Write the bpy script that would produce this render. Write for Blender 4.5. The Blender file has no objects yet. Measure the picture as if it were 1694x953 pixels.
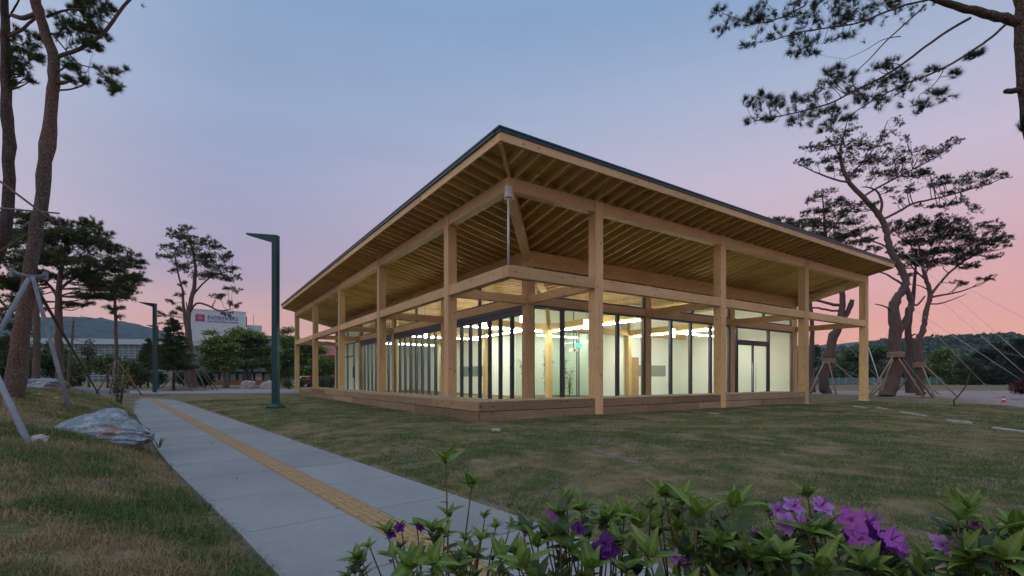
import bpy, bmesh, math
import numpy as np
from mathutils import Vector, Matrix
R = math.radians
rs = np.random.RandomState(7)
sc = bpy.context.scene
COL = sc.collection
# ------------------------------------------------------------------ camera
H = 1.22                      # eye height above the path
F, CX, CY = 796.7, 847.0, 625.9
cam = bpy.data.cameras.new('camera'); camo = bpy.data.objects.new('camera', cam); COL.objects.link(camo)
camo.location = (0, 0, H); camo.rotation_euler = (R(90), 0, 0)
cam.sensor_width = 36; cam.lens = F / 1694 * 36; cam.shift_y = (CY - 476.5) / 1694
cam.clip_start = 0.05; cam.clip_end = 6000
sc.camera = camo
# ------------------------------------------------------------------ colour management, cycles
sc.view_settings.view_transform = 'Standard'; sc.view_settings.look = 'None'
sc.view_settings.exposure = 0.35; sc.view_settings.gamma = 1
cy = sc.cycles
cy.max_bounces = 8; cy.diffuse_bounces = 4; cy.glossy_bounces = 3; cy.transmission_bounces = 4
cy.transparent_max_bounces = 32; cy.caustics_reflective = False; cy.caustics_refractive = False
cy.sample_clamp_indirect = 4; cy.use_denoising = True

def lin(c):
    return tuple((x / 255 / 12.92) if x / 255 <= .04045 else ((x / 255 + .055) / 1.055) ** 2.4 for x in c) + (1,)
# ------------------------------------------------------------------ world: dusk sky
SUN_AZ, SUN_EL = R(48), R(1.5)       # the sun has just gone down right of the pavilion
w = bpy.data.worlds.new('World'); sc.world = w; w.use_nodes = True
nt = w.node_tree; nt.nodes.clear()
def N(t, **k):
    n = nt.nodes.new(t)
    for a, b in k.items(): setattr(n, a, b)
    return n
def ramp(stops):
    r = N('ShaderNodeValToRGB'); e = r.color_ramp.elements
    r.color_ramp.interpolation = 'B_SPLINE' if False else 'LINEAR'
    while len(e) > 1: e.remove(e[-1])
    e[0].position = stops[0][0]; e[0].color = lin(stops[0][1])
    for p, c in stops[1:]:
        q = e.new(p); q.color = lin(c)
    return r
tc = N('ShaderNodeTexCoord'); sep = N('ShaderNodeSeparateXYZ'); nt.links.new(tc.outputs['Generated'], sep.inputs[0])
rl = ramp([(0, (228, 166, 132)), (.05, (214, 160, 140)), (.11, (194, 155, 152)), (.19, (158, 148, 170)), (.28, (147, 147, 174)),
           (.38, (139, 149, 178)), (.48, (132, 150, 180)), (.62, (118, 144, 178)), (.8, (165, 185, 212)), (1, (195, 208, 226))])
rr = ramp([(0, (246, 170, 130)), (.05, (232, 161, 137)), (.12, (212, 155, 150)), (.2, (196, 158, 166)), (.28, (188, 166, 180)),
           (.36, (176, 168, 188)), (.46, (156, 164, 188)), (.6, (122, 148, 182)), (.8, (165, 185, 212)), (1, (195, 208, 226))])  # zenith stops of both ramps raised above the visible sky as fill light
nt.links.new(sep.outputs[2], rl.inputs[0]); nt.links.new(sep.outputs[2], rr.inputs[0])
dot = N('ShaderNodeVectorMath', operation='DOT_PRODUCT')
nt.links.new(tc.outputs['Generated'], dot.inputs[0]); dot.inputs[1].default_value = (math.sin(SUN_AZ), math.cos(SUN_AZ), 0)
mr = N('ShaderNodeMapRange', interpolation_type='SMOOTHSTEP'); mr.inputs[1].default_value = .1; mr.inputs[2].default_value = .95
nt.links.new(dot.outputs['Value'], mr.inputs[0])
mx = N('ShaderNodeMix', data_type='RGBA')
nt.links.new(mr.outputs[0], mx.inputs[0]); nt.links.new(rl.outputs[0], mx.inputs[6]); nt.links.new(rr.outputs[0], mx.inputs[7])
# sky opposite sunset: pink belt, pale blue band, brightened out of view as fill
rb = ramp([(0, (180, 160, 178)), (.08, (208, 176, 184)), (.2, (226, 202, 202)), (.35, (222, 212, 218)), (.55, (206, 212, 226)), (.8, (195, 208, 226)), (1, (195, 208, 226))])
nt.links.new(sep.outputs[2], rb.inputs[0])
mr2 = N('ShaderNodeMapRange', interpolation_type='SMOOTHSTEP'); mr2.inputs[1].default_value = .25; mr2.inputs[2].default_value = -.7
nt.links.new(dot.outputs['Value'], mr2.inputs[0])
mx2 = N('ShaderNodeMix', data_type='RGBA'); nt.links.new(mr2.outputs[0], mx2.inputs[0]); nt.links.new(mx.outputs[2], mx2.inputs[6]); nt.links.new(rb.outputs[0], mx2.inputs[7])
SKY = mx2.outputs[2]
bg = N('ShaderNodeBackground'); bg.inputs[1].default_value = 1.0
# faint high cloud streaks
mpn = N('ShaderNodeMapping'); mpn.inputs['Scale'].default_value = (1.6, 1.6, 11); nt.links.new(tc.outputs['Generated'], mpn.inputs[0])
nz = N('ShaderNodeTexNoise'); nz.inputs['Scale'].default_value = 1.7; nz.inputs['Detail'].default_value = 5; nz.inputs['Roughness'].default_value = .55; nt.links.new(mpn.outputs[0], nz.inputs[0])
mrn = N('ShaderNodeMapRange'); mrn.inputs[1].default_value = .3; mrn.inputs[2].default_value = .7; mrn.inputs[3].default_value = .985; mrn.inputs[4].default_value = 1.04; nt.links.new(nz.outputs['Fac'], mrn.inputs[0])
mul = N('ShaderNodeVectorMath', operation='SCALE'); nt.links.new(SKY, mul.inputs[0]); nt.links.new(mrn.outputs[0], mul.inputs['Scale']); SKY = mul.outputs[0]
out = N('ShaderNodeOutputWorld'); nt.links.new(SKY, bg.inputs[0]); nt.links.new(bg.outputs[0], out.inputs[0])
sun = bpy.data.lights.new('sun', 'SUN'); suno = bpy.data.objects.new('sun', sun); COL.objects.link(suno)
sun.energy = .12; sun.angle = R(15); sun.color = (1, .62, .5)
suno.rotation_euler = Vector((-math.sin(SUN_AZ) * math.cos(R(5)), -math.cos(SUN_AZ) * math.cos(R(5)), -math.sin(R(5)))).to_track_quat('-Z', 'Y').to_euler()

# ------------------------------------------------------------------ helpers
def px(x, y, d):                     # point at depth d seen at photo pixel x, y
    return Vector(((x - CX) / F * d, d, H + (CY - y) / F * d))
def tag(o, label=None, cat=None, group=None, kind=None):
    if label: o['label'] = label
    if cat: o['category'] = cat
    if group: o['group'] = group
    if kind: o['kind'] = kind
    return o
def empty(name, loc=(0, 0, 0), rz=0):
    o = bpy.data.objects.new(name, None); COL.objects.link(o); o.location = loc; o.rotation_euler = (0, 0, rz)
    o.empty_display_size = .2
    return o
def link(name, me, parent=None):
    o = bpy.data.objects.new(name, me); COL.objects.link(o)
    if parent: o.parent = parent
    return o
def copy_tree(o, parent=None):
    c = o.copy(); COL.objects.link(c)
    if parent is not None: c.parent = parent
    for ch in list(o.children): copy_tree(ch, c)
    return c
def np_mesh(name, V, Fc, mat, rnd=None, smooth=False):
    """V (n,3); Fc (m,k) array of k-gons"""
    me = bpy.data.meshes.new(name)
    V = np.asarray(V, np.float32); Fc = np.asarray(Fc, np.int32); m, k = Fc.shape
    me.vertices.add(len(V)); me.vertices.foreach_set('co', V.ravel())
    me.loops.add(m * k); me.loops.foreach_set('vertex_index', Fc.ravel())
    me.polygons.add(m); me.polygons.foreach_set('loop_start', np.arange(0, m * k, k, dtype=np.int32))
    if smooth: me.polygons.foreach_set('use_smooth', np.ones(m, bool))
    if rnd is not None:
        a = me.attributes.new('rnd', 'FLOAT', 'FACE'); a.data.foreach_set('value', np.asarray(rnd, np.float32))
    me.materials.append(mat); me.update(calc_edges=True)
    return me
class MB:
    def __init__(s): s.v = []; s.f = []
    def add(s, v, f):
        b = len(s.v); s.v += [tuple(p) for p in v]; s.f += [tuple(i + b for i in q) for q in f]
    def box(s, a, b, M=None):
        x0, y0, z0 = a; x1, y1, z1 = b
        v = [Vector(p) for p in ((x0,y0,z0),(x1,y0,z0),(x1,y1,z0),(x0,y1,z0),(x0,y0,z1),(x1,y0,z1),(x1,y1,z1),(x0,y1,z1))]
        if M: v = [M @ p for p in v]
        s.add(v, [(3,2,1,0),(4,5,6,7),(0,1,5,4),(1,2,6,5),(2,3,7,6),(3,0,4,7)])
    def tube(s, pts, rad, n=8, caps=True):
        pts = [Vector(p) for p in pts]
        if not hasattr(rad, '__len__'): rad = [rad] * len(pts)
        b = len(s.v); m = len(pts); ref = None
        for i, p in enumerate(pts):
            t = (pts[min(i + 1, m - 1)] - pts[max(i - 1, 0)])
            t = t.normalized() if t.length > 1e-9 else Vector((0, 0, 1))
            if ref is None: ref = t.orthogonal().normalized()
            ref = (ref - t * ref.dot(t)); ref = ref.normalized() if ref.length > 1e-6 else t.orthogonal().normalized()
            q = t.cross(ref)
            for k in range(n):
                a = 2 * math.pi * k / n
                s.v.append(tuple(p + (ref * math.cos(a) + q * math.sin(a)) * rad[i]))
        for i in range(m - 1):
            for k in range(n):
                k2 = (k + 1) % n
                s.f.append((b + i*n + k, b + i*n + k2, b + (i+1)*n + k2, b + (i+1)*n + k))
        if caps:
            s.f.append(tuple(b + k for k in range(n))[::-1]); s.f.append(tuple(b + (m-1)*n + k for k in range(n)))
    def prism(s, poly, z0, z1):
        n = len(poly); z0 = z0 if callable(z0) else (lambda p, z=z0: z); z1 = z1 if callable(z1) else (lambda p, z=z1: z)
        v = [(p[0], p[1], z0(p)) for p in poly] + [(p[0], p[1], z1(p)) for p in poly]
        s.add(v, [tuple(range(n))[::-1], tuple(range(n, 2*n))] + [(i, (i+1) % n, (i+1) % n + n, i + n) for i in range(n)])
    def mesh(s, name, mat, smooth=False):
        me = bpy.data.meshes.new(name); me.from_pydata(s.v, [], s.f)
        if smooth: me.polygons.foreach_set('use_smooth', [True] * len(me.polygons))
        me.materials.append(mat); me.update()
        return me
    def build(s, name, mat, parent=None, smooth=False):
        return link(name, s.mesh(name, mat, smooth), parent)
_tm = {}
def bar_mesh(L, a, b, mat, bev=.006):
    """box from origin along +X, section a (Y) by b (Z), chamfered arrises"""
    k = (round(L, 3), round(a, 3), round(b, 3), mat.name, bev)
    if k in _tm: return _tm[k]
    bm = bmesh.new()
    vs = [bm.verts.new((x, y * a / 2, z * b / 2)) for x in (0, L) for y in (-1, 1) for z in (-1, 1)]
    for q in ((0,1,3,2),(4,6,7,5),(0,4,5,1),(2,3,7,6),(0,2,6,4),(1,5,7,3)): bm.faces.new([vs[i] for i in q])
    bmesh.ops.recalc_face_normals(bm, faces=bm.faces)
    if bev: bmesh.ops.bevel(bm, geom=list(bm.edges), offset=bev, segments=1, affect='EDGES', profile=.5)
    me = bpy.data.meshes.new('timber'); bm.to_mesh(me); bm.free(); me.materials.append(mat); _tm[k] = me
    return me
def bar(name, p0, p1, a, b, mat, parent=None, up=(0, 0, 1), bev=.006):
    p0, p1 = Vector(p0), Vector(p1); X = (p1 - p0); L = X.length; X.normalize()
    Z = Vector(up); Z = (Z - X * Z.dot(X))
    Z = Z.normalized() if Z.length > 1e-5 else X.orthogonal().normalized()
    Y = Z.cross(X)
    o = link(name, bar_mesh(L, a, b, mat, bev), parent)
    M = Matrix((X, Y, Z)).transposed().to_4x4(); M.translation = p0
    o.matrix_local = M
    return o
# numpy value noise
_g = np.random.RandomState(3).rand(256, 256)
def vnoise(x, y):
    xi = np.floor(x).astype(int); yi = np.floor(y).astype(int); fx = x - xi; fy = y - yi
    fx = fx*fx*(3-2*fx); fy = fy*fy*(3-2*fy)
    a = _g[xi % 256, yi % 256]; b = _g[(xi+1) % 256, yi % 256]; c = _g[xi % 256, (yi+1) % 256]; d = _g[(xi+1) % 256, (yi+1) % 256]
    return (a*(1-fx)+b*fx)*(1-fy) + (c*(1-fx)+d*fx)*fy
def fbm(x, y, o=4):
    s = 0; a = .5; t = 0
    for i in range(o):
        s = s + a * vnoise(x * 2**i + 17.3*i, y * 2**i + 5.1*i); t += a; a *= .5
    return s / t
def sstep(a, b, x):
    t = np.clip((x - a) / (b - a), 0, 1); return t*t*(3-2*t)

# ------------------------------------------------------------------ materials
class Mat:
    def __init__(s, name, rough=.7):
        s.m = bpy.data.materials.new(name); s.m.use_nodes = True; s.t = s.m.node_tree
        s.b = s.t.nodes['Principled BSDF']; s.b.inputs['Roughness'].default_value = rough
        s.b.inputs['Specular IOR Level'].default_value = .3
    def n(s, t, **k):
        n = s.t.nodes.new(t)
        for a, b in k.items(): setattr(n, a, b)
        return n
    def l(s, a, b): s.t.links.new(a, b)
    def coords(s, kind='Object', scale=(1, 1, 1), rand=False):
        c = s.n('ShaderNodeTexCoord').outputs[kind]
        if rand:
            oi = s.n('ShaderNodeObjectInfo'); m = s.n('ShaderNodeMath', operation='MULTIPLY'); m.inputs[1].default_value = 57
            s.l(oi.outputs['Random'], m.inputs[0]); ad = s.n('ShaderNodeVectorMath', operation='ADD')
            s.l(c, ad.inputs[0]); s.l(m.outputs[0], ad.inputs[1]); c = ad.outputs[0]
        mp = s.n('ShaderNodeMapping'); mp.inputs['Scale'].default_value = scale; s.l(c, mp.inputs[0]); return mp.outputs[0]
    def noise(s, v, scale, detail=4, rough=.55, dist=0):
        n = s.n('ShaderNodeTexNoise'); n.inputs['Scale'].default_value = scale; n.inputs['Detail'].default_value = detail
        n.inputs['Roughness'].default_value = rough; n.inputs['Distortion'].default_value = dist; s.l(v, n.inputs[0]); return n.outputs['Fac']
    def ramp(s, fac, stops):
        r = s.n('ShaderNodeValToRGB'); e = r.color_ramp.elements
        while len(e) > 1: e.remove(e[-1])
        e[0].position = stops[0][0]; e[0].color = tuple(stops[0][1]) + (1,)
        for p, c in stops[1:]: e.new(p).color = tuple(c) + (1,)
        s.l(fac, r.inputs[0]); return r.outputs[0]
    def mix(s, fac, a, b, mode='MIX'):
        m = s.n('ShaderNodeMix', data_type='RGBA', blend_type=mode)
        for i, x in ((0, fac), (6, a), (7, b)):
            if hasattr(x, 'is_linked'): s.l(x, m.inputs[i])
            elif i == 0: m.inputs[0].default_value = x
            else: m.inputs[i].default_value = tuple(x) + (1,)
        return m.outputs[2]
    def col(s, c):
        if hasattr(c, 'is_linked'): s.l(c, s.b.inputs['Base Color'])
        else: s.b.inputs['Base Color'].default_value = tuple(c) + (1,)
        return s
    def bump(s, h, strength=.4, dist=.02):
        b = s.n('ShaderNodeBump'); b.inputs['Strength'].default_value = strength; b.inputs['Distance'].default_value = dist
        s.l(h, b.inputs['Height']); s.l(b.outputs[0], s.b.inputs['Normal']); return s
M = {}
def simple(name, c, rough=.7, metal=0, var=.25, scale=6, bump=0):
    m = Mat(name, rough); v = m.coords('Object', rand=True); n = m.noise(v, scale, 5, .6)
    m.col(m.ramp(n, [(.25, [x * (1 - var) for x in c]), (.75, [min(1, x * (1 + var)) for x in c])]))
    m.b.inputs['Metallic'].default_value = metal
    if bump: m.bump(n, bump, .02)
    M[name] = m.m; return m.m
def wood(name, lo, hi, knot, knots=True, rough=.55, gscale=1.0, var=(.80, 1.15)):
    m = Mat(name, rough); v = m.coords('Object', (.25, 1, 1), True)
    g = m.noise(v, 14 * gscale, 5, .65, .3)
    v2 = m.coords('Object', (.04, 1, 1), True); g2 = m.noise(v2, 60 * gscale, 3, .6)
    big = m.noise(m.coords('Object', (.5, 2, 2), True), 1.3, 2)
    c = m.ramp(g, [(.3, lo), (.7, hi)])
    c = m.mix(.35, c, m.ramp(g2, [(.3, [x * .72 for x in lo]), (.7, hi)]))
    c = m.mix(.3, c, m.ramp(big, [(.3, [x * .75 for x in lo]), (.7, [min(1, x * 1.15) for x in hi])]))
    oi = m.n('ShaderNodeObjectInfo')
    hv = m.n('ShaderNodeHueSaturation'); mp = m.n('ShaderNodeMapRange'); mp.inputs[3].default_value = var[0]; mp.inputs[4].default_value = var[1]
    m.l(oi.outputs['Random'], mp.inputs[0]); m.l(mp.outputs[0], hv.inputs['Value']); m.l(c, hv.inputs['Color']); c = hv.outputs[0]
    if knots:
        vo = m.n('ShaderNodeTexVoronoi'); vo.inputs['Scale'].default_value = 4.2; vo.inputs['Randomness'].default_value = 1
        m.l(m.coords('Object', (.7, 1.2, 1.2), True), vo.inputs[0])
        k = m.ramp(vo.outputs['Distance'], [(.075, (.9, .9, .9)), (.12, (.3, .3, .3)), (.18, (0, 0, 0))])
        c = m.mix(k, c, knot)
    m.col(c); m.bump(g2, .15, .004)
    M[name] = m.m; return m.m
wood('glulam', (.56, .36, .175), (.74, .51, .27), (.17, .075, .03))
wood('rafter_wood', (.60, .39, .15), (.78, .54, .23), (.2, .1, .04))
wood('sheathing', (.50, .32, .12), (.66, .46, .19), (.18, .09, .04), True, .7)
wood('inner_wood', (.58, .37, .16), (.72, .5, .25), (.3, .15, .06))
wood('deck_wood', (.22, .15, .09), (.40, .285, .17), (.06, .035, .02), True, .75, .8, (.62, 1.25))
wood('deck_top', (.27, .19, .12), (.42, .30, .20), (.1, .06, .03), False, .75, .8)
wood('grey_pole', (.12, .14, .17), (.23, .26, .30), (.07, .07, .07), False, .75)
wood('brown_pole', (.10, .075, .055), (.17, .125, .09), (.04, .03, .02), False, .8)
wood('tan_pole', (.24, .16, .12), (.38, .27, .21), (.1, .06, .04), False, .8)
simple('frame_metal', (.085, .095, .13), .4, .2, .1)
simple('steel', (.58, .66, .72), .4, .2, .08)
simple('roof_metal', (.03, .062, .078), .38, .4, .12)
simple('lamp_green', (.012, .06, .068), .42, .2, .12)
simple('white_wall', (.85, .86, .83), .8, 0, .03)
simple('grey_wall', (.66, .70, .66), .8, 0, .05)
simple('clad_wood', (.42, .27, .16), .7, 0, .2)
simple('floor_pale', (.50, .47, .40), .45, 0, .06, 2)
simple('slate_dark', (.05, .06, .065), .5, 0, .2)
simple('stone', (.36, .36, .36), .85, 0, .2)
simple('strip_glass', (.24, .30, .28), .3, 0, .15, 1)
simple('white_paint', (.72, .74, .76), .6, 0, .05)
simple('black', (.012, .012, .014), .5, 0, .1)
simple('red_plastic', (.55, .05, .02), .45, 0, .1)
simple('white_plastic', (.8, .8, .78), .4, 0, .04)
def emis(name, c, s):
    m = Mat(name); m.col(c); m.b.inputs['Emission Color'].default_value = tuple(c) + (1,); m.b.inputs['Emission Strength'].default_value = s
    M[name] = m.m
emis('tube_light', (1, .97, .84), 52)
emis('lantern_light', (1, .90, .66), 24)
emis('exit_green', (.1, .8, .5), 1.0)
def glass(name, tint, spec=1.0):
    m = Mat(name); t = m.t; t.nodes.remove(m.b)
    tr = m.n('ShaderNodeBsdfTransparent'); tr.inputs[0].default_value = tuple(tint) + (1,)
    gl = m.n('ShaderNodeBsdfGlossy'); gl.inputs['Roughness'].default_value = .01
    fr = m.n('ShaderNodeFresnel'); fr.inputs[0].default_value = 1.45
    mu = m.n('ShaderNodeMath', operation='MULTIPLY'); m.l(fr.outputs[0], mu.inputs[0])
    ge = m.n('ShaderNodeNewGeometry'); inv = m.n('ShaderNodeMath', operation='SUBTRACT'); inv.inputs[0].default_value = spec
    m.l(ge.outputs['Backfacing'], inv.inputs[1]); m.l(inv.outputs[0], mu.inputs[1])   # only the outer face of a pane reflects; none inside the sheet
    ms = m.n('ShaderNodeMixShader'); m.l(mu.outputs[0], ms.inputs[0]); m.l(tr.outputs[0], ms.inputs[1]); m.l(gl.outputs[0], ms.inputs[2])
    m.l(ms.outputs[0], t.nodes['Material Output'].inputs[0]); M[name] = m.m
glass('glass', (.90, .97, .935))
glass('glass_green', (.90, .96, .93))
def ground_mat():
    m = Mat('ground', .95); v = m.coords('Object')
    n1 = m.noise(v, .9, 6, .62); n2 = m.noise(v, 7, 5, .65); n3 = m.noise(v, 45, 3, .6)
    soil = m.ramp(n2, [(.3, (.16, .115, .095)), (.7, (.31, .235, .20))])
    grass = m.ramp(n2, [(.3, (.05, .062, .022)), (.7, (.13, .14, .055))])
    straw = m.ramp(n3, [(.3, (.15, .11, .06)), (.7, (.28, .22, .12))])
    c = m.mix(m.ramp(n1, [(.36, (0, 0, 0)), (.50, (1, 1, 1))]), soil, grass)
    n4 = m.noise(v, 2.3, 6, .7)
    c = m.mix(m.ramp(n4, [(.45, (0, 0, 0)), (.62, (1, 1, 1))]), c, straw)
    # bare gravel yard beyond the right lawn
    at = m.n('ShaderNodeAttribute'); at.attribute_name = 'yard'
    gv = m.noise(v, 1.7, 6, .75)
    grav = m.ramp(gv, [(.3, (.16, .12, .12)), (.5, (.30, .25, .25)), (.7, (.42, .37, .37))])
    c = m.mix(at.outputs['Fac'], c, grav)
    m.col(c); m.bump(n3, .8, .03); M['ground'] = m.m
ground_mat()
def concrete():
    m = Mat('concrete', .85); v = m.coords('Object', rand=True)
    a = m.noise(v, 1.2, 5, .6); b = m.noise(v, 90, 2, .5); c = m.noise(v, 9, 5, .7)
    k = m.ramp(a, [(.3, (.195, .225, .25)), (.7, (.27, .295, .315))])
    k = m.mix(.25, k, m.ramp(b, [(.3, (.12, .12, .12)), (.7, (.38, .38, .38))])); k = m.mix(.2, k, m.ramp(c, [(.35, (.15, .145, .14)), (.7, (.27, .27, .27))]))
    oi = m.n('ShaderNodeObjectInfo'); hv = m.n('ShaderNodeHueSaturation'); mp = m.n('ShaderNodeMapRange'); mp.inputs[3].default_value = .9; mp.inputs[4].default_value = 1.08
    m.l(oi.outputs['Random'], mp.inputs[0]); m.l(mp.outputs[0], hv.inputs['Value']); m.l(k, hv.inputs['Color'])
    m.col(hv.outputs[0]); m.bump(b, .2, .004); M['concrete'] = m.m
concrete()
simple('tactile_yellow', (.33, .225, .115), .8, 0, .2, 14, .2)
simple('joint', (.12, .11, .10), .9, 0, .2)
def bark(name, lo, hi, red, sc_=9):
    m = Mat(name, .9); v0 = m.coords('Object', (1, 1, .42)); wn = m.n('ShaderNodeTexNoise'); wn.inputs['Scale'].default_value = sc_ * .7; wn.inputs['Detail'].default_value = 4; m.l(v0, wn.inputs[0])
    sc2 = m.n('ShaderNodeVectorMath', operation='SCALE'); sc2.inputs['Scale'].default_value = 1.6 / sc_; m.l(wn.outputs['Color'], sc2.inputs[0]); ad = m.n('ShaderNodeVectorMath', operation='ADD'); m.l(v0, ad.inputs[0]); m.l(sc2.outputs[0], ad.inputs[1]); v = ad.outputs[0]
    vo = m.n('ShaderNodeTexVoronoi'); vo.feature = 'DISTANCE_TO_EDGE'; vo.inputs['Scale'].default_value = sc_; m.l(v, vo.inputs[0])
    n = m.noise(v, sc_ * 1.5, 5, .75); big = m.noise(v0, 1.1, 4, .7); fl = m.noise(v0, 5, 4, .7)
    c = m.ramp(n, [(.3, lo), (.7, hi)]); c = m.mix(m.ramp(big, [(.42, (0, 0, 0)), (.62, (.9, .9, .9))]), c, red); c = m.mix(m.ramp(fl, [(.5, (0, 0, 0)), (.7, (.6, .6, .6))]), c, [min(1, x * 1.35) for x in hi])
    c = m.mix(m.ramp(vo.outputs['Distance'], [(.0, (.8, .8, .8)), (.10, (0, 0, 0))]), c, [x * .45 for x in lo])
    m.col(c); m.bump(m.ramp(vo.outputs['Distance'], [(0, (0, 0, 0)), (.25, (1, 1, 1))]), .8, .02); M[name] = m.m
bark('pine_bark', (.085, .065, .06), (.18, .145, .138), (.20, .118, .092), 26)
bark('dark_bark', (.055, .042, .04), (.13, .10, .092), (.13, .085, .07), 24)
bark('leaf_bark', (.09, .08, .075), (.18, .16, .15), (.14, .12, .10), 12)
def leafmat(name, a, b, c, trans=.25):
    m = Mat(name, .6); at = m.n('ShaderNodeAttribute'); at.attribute_name = 'rnd'
    k = m.ramp(at.outputs['Fac'], [(0, a), (.5, b), (1, c)]); m.col(k)
    tl = m.n('ShaderNodeBsdfTranslucent'); m.l(k, tl.inputs[0])
    ms = m.n('ShaderNodeMixShader'); ms.inputs[0].default_value = trans
    m.l(m.b.outputs[0], ms.inputs[1]); m.l(tl.outputs[0], ms.inputs[2]); m.l(ms.outputs[0], m.t.nodes['Material Output'].inputs[0]); M[name] = m.m
leafmat('needles', (.03, .052, .022), (.065, .098, .036), (.13, .155, .05))
leafmat('needles_dark', (.018, .03, .022), (.034, .052, .032), (.065, .085, .045))
leafmat('needles_soft', (.045, .07, .03), (.08, .115, .04), (.13, .16, .055))
leafmat('maple_leaf', (.07, .13, .028), (.14, .235, .05), (.22, .31, .08))
leafmat('bush_leaf', (.035, .065, .025), (.065, .11, .036), (.11, .16, .05))
leafmat('red_leaf', (.05, .012, .015), (.09, .02, .02), (.13, .04, .03))
leafmat('yellow_bloom', (.5, .3, .02), (.6, .38, .04), (.7, .5, .08))
leafmat('grass_blade', (.31, .24, .125), (.18, .185, .07), (.07, .13, .03))
leafmat('far_leaf', (.045, .085, .07), (.075, .125, .085), (.11, .165, .095))

# ------------------------------------------------------------------ terrain
PD = Vector((-.6388, .7694)); PN = Vector((.7694, .6388))      # path direction and its right-hand normal
S0, S1, T0, T1 = .60, 2.76, 1.64, 1.90
def st(x, y): return x * PN.x + y * PN.y, x * PD.x + y * PD.y
def xy(s, t): return (PN.x * s + PD.x * t, PN.y * s + PD.y * t)
def terrain(x, y):
    x = np.asarray(x, float); y = np.asarray(y, float)
    s, t = st(x, y)
    A = np.interp(t, [-2, 3, 9, 14, 22, 36, 60], [.2, .35, .68, .95, 1.0, .45, .2])
    left = A * (1 - np.exp(-np.clip(S0 - .12 - s, 0, 30) / 1.0)) * (1 - .4 * sstep(6, 20, -s))
    right = .10 * sstep(S1 + .1, S1 + 1.3, s) * (1 - .75 * sstep(8, 20, x))
    rise = .12 * sstep(34, 42, y) * sstep(0, -8, x)
    z = left + right + rise
    off = np.where((s < S0 - .05) | (s > S1 + .05), 1., 0.)
    z = z + off * .07 * (fbm(x * .8, y * .8, 3) - .5) * sstep(0, .8, np.maximum(S0 - s, s - S1))
    onpath = (s > np.interp(t, [3.5, 9], [.78, .60]) - .1) & (s < S1 + .1) & (y < 48) & (y > 1.75)
    z = np.where(onpath, np.minimum(z, 0) - .05, z)
    far = sstep(20, 60, np.hypot(x, y)); z = z * (1 - far) + far * .08
    return z
def tz(x, y): return float(terrain(np.array([x]), np.array([y]))[0])
def axis(a, b, fine, mid0, grow):
    v = [mid0]; stp = fine
    while v[-1] < b: v.append(v[-1] + stp); stp = stp * grow if v[-1] > 14 else stp
    w_ = [mid0]; stp = fine
    while w_[-1] > a: w_.append(w_[-1] - stp); stp = stp * grow if w_[-1] < -14 else stp
    return np.array(sorted(set(w_[1:] + v)))
gx = np.unique(np.clip(axis(-1400, 1400, .16, 0, 1.10), -1450, 1450)); gy = np.concatenate([[-1400, -800, -200, -60, -20, -8, -4], axis(-2, 1400, .16, -2, 1.08)[1:]])
gy = np.unique(np.clip(gy, -1450, 1450)); GX, GY = np.meshgrid(gx, gy, indexing='ij')
GZ = terrain(GX, GY)
nx, ny = len(gx), len(gy)
idx = np.arange(nx * ny).reshape(nx, ny)
FQ = np.stack([idx[:-1, :-1].ravel(), idx[1:, :-1].ravel(), idx[1:, 1:].ravel(), idx[:-1, 1:].ravel()], 1)
me = np_mesh('ground', np.stack([GX.ravel(), GY.ravel(), GZ.ravel()], 1), FQ, M['ground'], smooth=True)
XL = np.where(GY < 31, 21 + (GY - 19.7) * .53, 27 - (GY - 31) * 1.2)
yard = sstep(-1, .8, GX - XL + 3 * (fbm(GX * .4, GY * .4, 3) - .5)) * sstep(46, 42, GY) * sstep(17, 20, GY)
a = me.attributes.new('yard', 'FLOAT', 'POINT'); a.data.foreach_set('value', yard.ravel().astype(np.float32))
tag(link('ground', me), 'rough lawn of green and straw coloured turf with bare soil patches', None, None, 'structure')

# ------------------------------------------------------------------ path: concrete slabs and a strip of yellow tactile tiles
def quad_slab(name, cs, z0, z1, mat, parent, inset=0):
    c = Vector((sum(p[0] for p in cs) / 4, sum(p[1] for p in cs) / 4, 0))
    m = MB(); o_ = [Vector((p[0], p[1], 0)) - c for p in cs]
    ins = [p * (1 - inset / max(p.length, .01)) for p in o_]
    v = [(p.x, p.y, z0) for p in o_] + [(p.x, p.y, z1 - .006) for p in o_] + [(p.x, p.y, z1) for p in ins]
    f = [(8, 9, 10, 11)]
    for i in range(4):
        j = (i + 1) % 4; f += [(i, j, j + 4, i + 4), (i + 4, j + 4, j + 8, i + 8)]
    m.add(v, f); o = m.build(name, mat, parent); o.location = c; return o
m = MB()
m.add([(*xy(S0 + .01, 1.9), -.03), (*xy(S1 - .01, .1), -.03), (*xy(S1 - .01, 44), -.03), (*xy(S0 + .01, 44), -.03)], [(0, 1, 2, 3)])
path = m.build('path', M['joint']); tag(path, 'pale concrete path crossing the lawn with a yellow tactile strip', None, None, 'structure')
bed = lambda s_: (1.8 - .6388 * s_) / .7694      # the path starts at the azalea bed
t = -1.0; L = 1.32; k = 0
while t < 43.2:
    for a, b in ((S0, T0 - .005), (T1 + .005, S1)):
        s_at = (lambda q: float(np.interp(q, [3.5, 9], [.80, .60]))) if a == S0 else (lambda q: a)
        ta, tb = max(t, bed(s_at(t))), max(t, bed(b)); te = t + L - .014
        if t + L - .014 - max(ta, tb) < .15: continue
        quad_slab('slab', [xy(s_at(ta), ta), xy(b, tb), xy(b, te), xy(s_at(te), te)], -.06, rs.uniform(-.0012, .0012), M['concrete'], path, .004)
    t += L
tile = None; t = 1.0
tm = MB()
g = T1 - T0
tm.box((0, 0, -.05), (g - .004, g - .004, .001))
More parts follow.
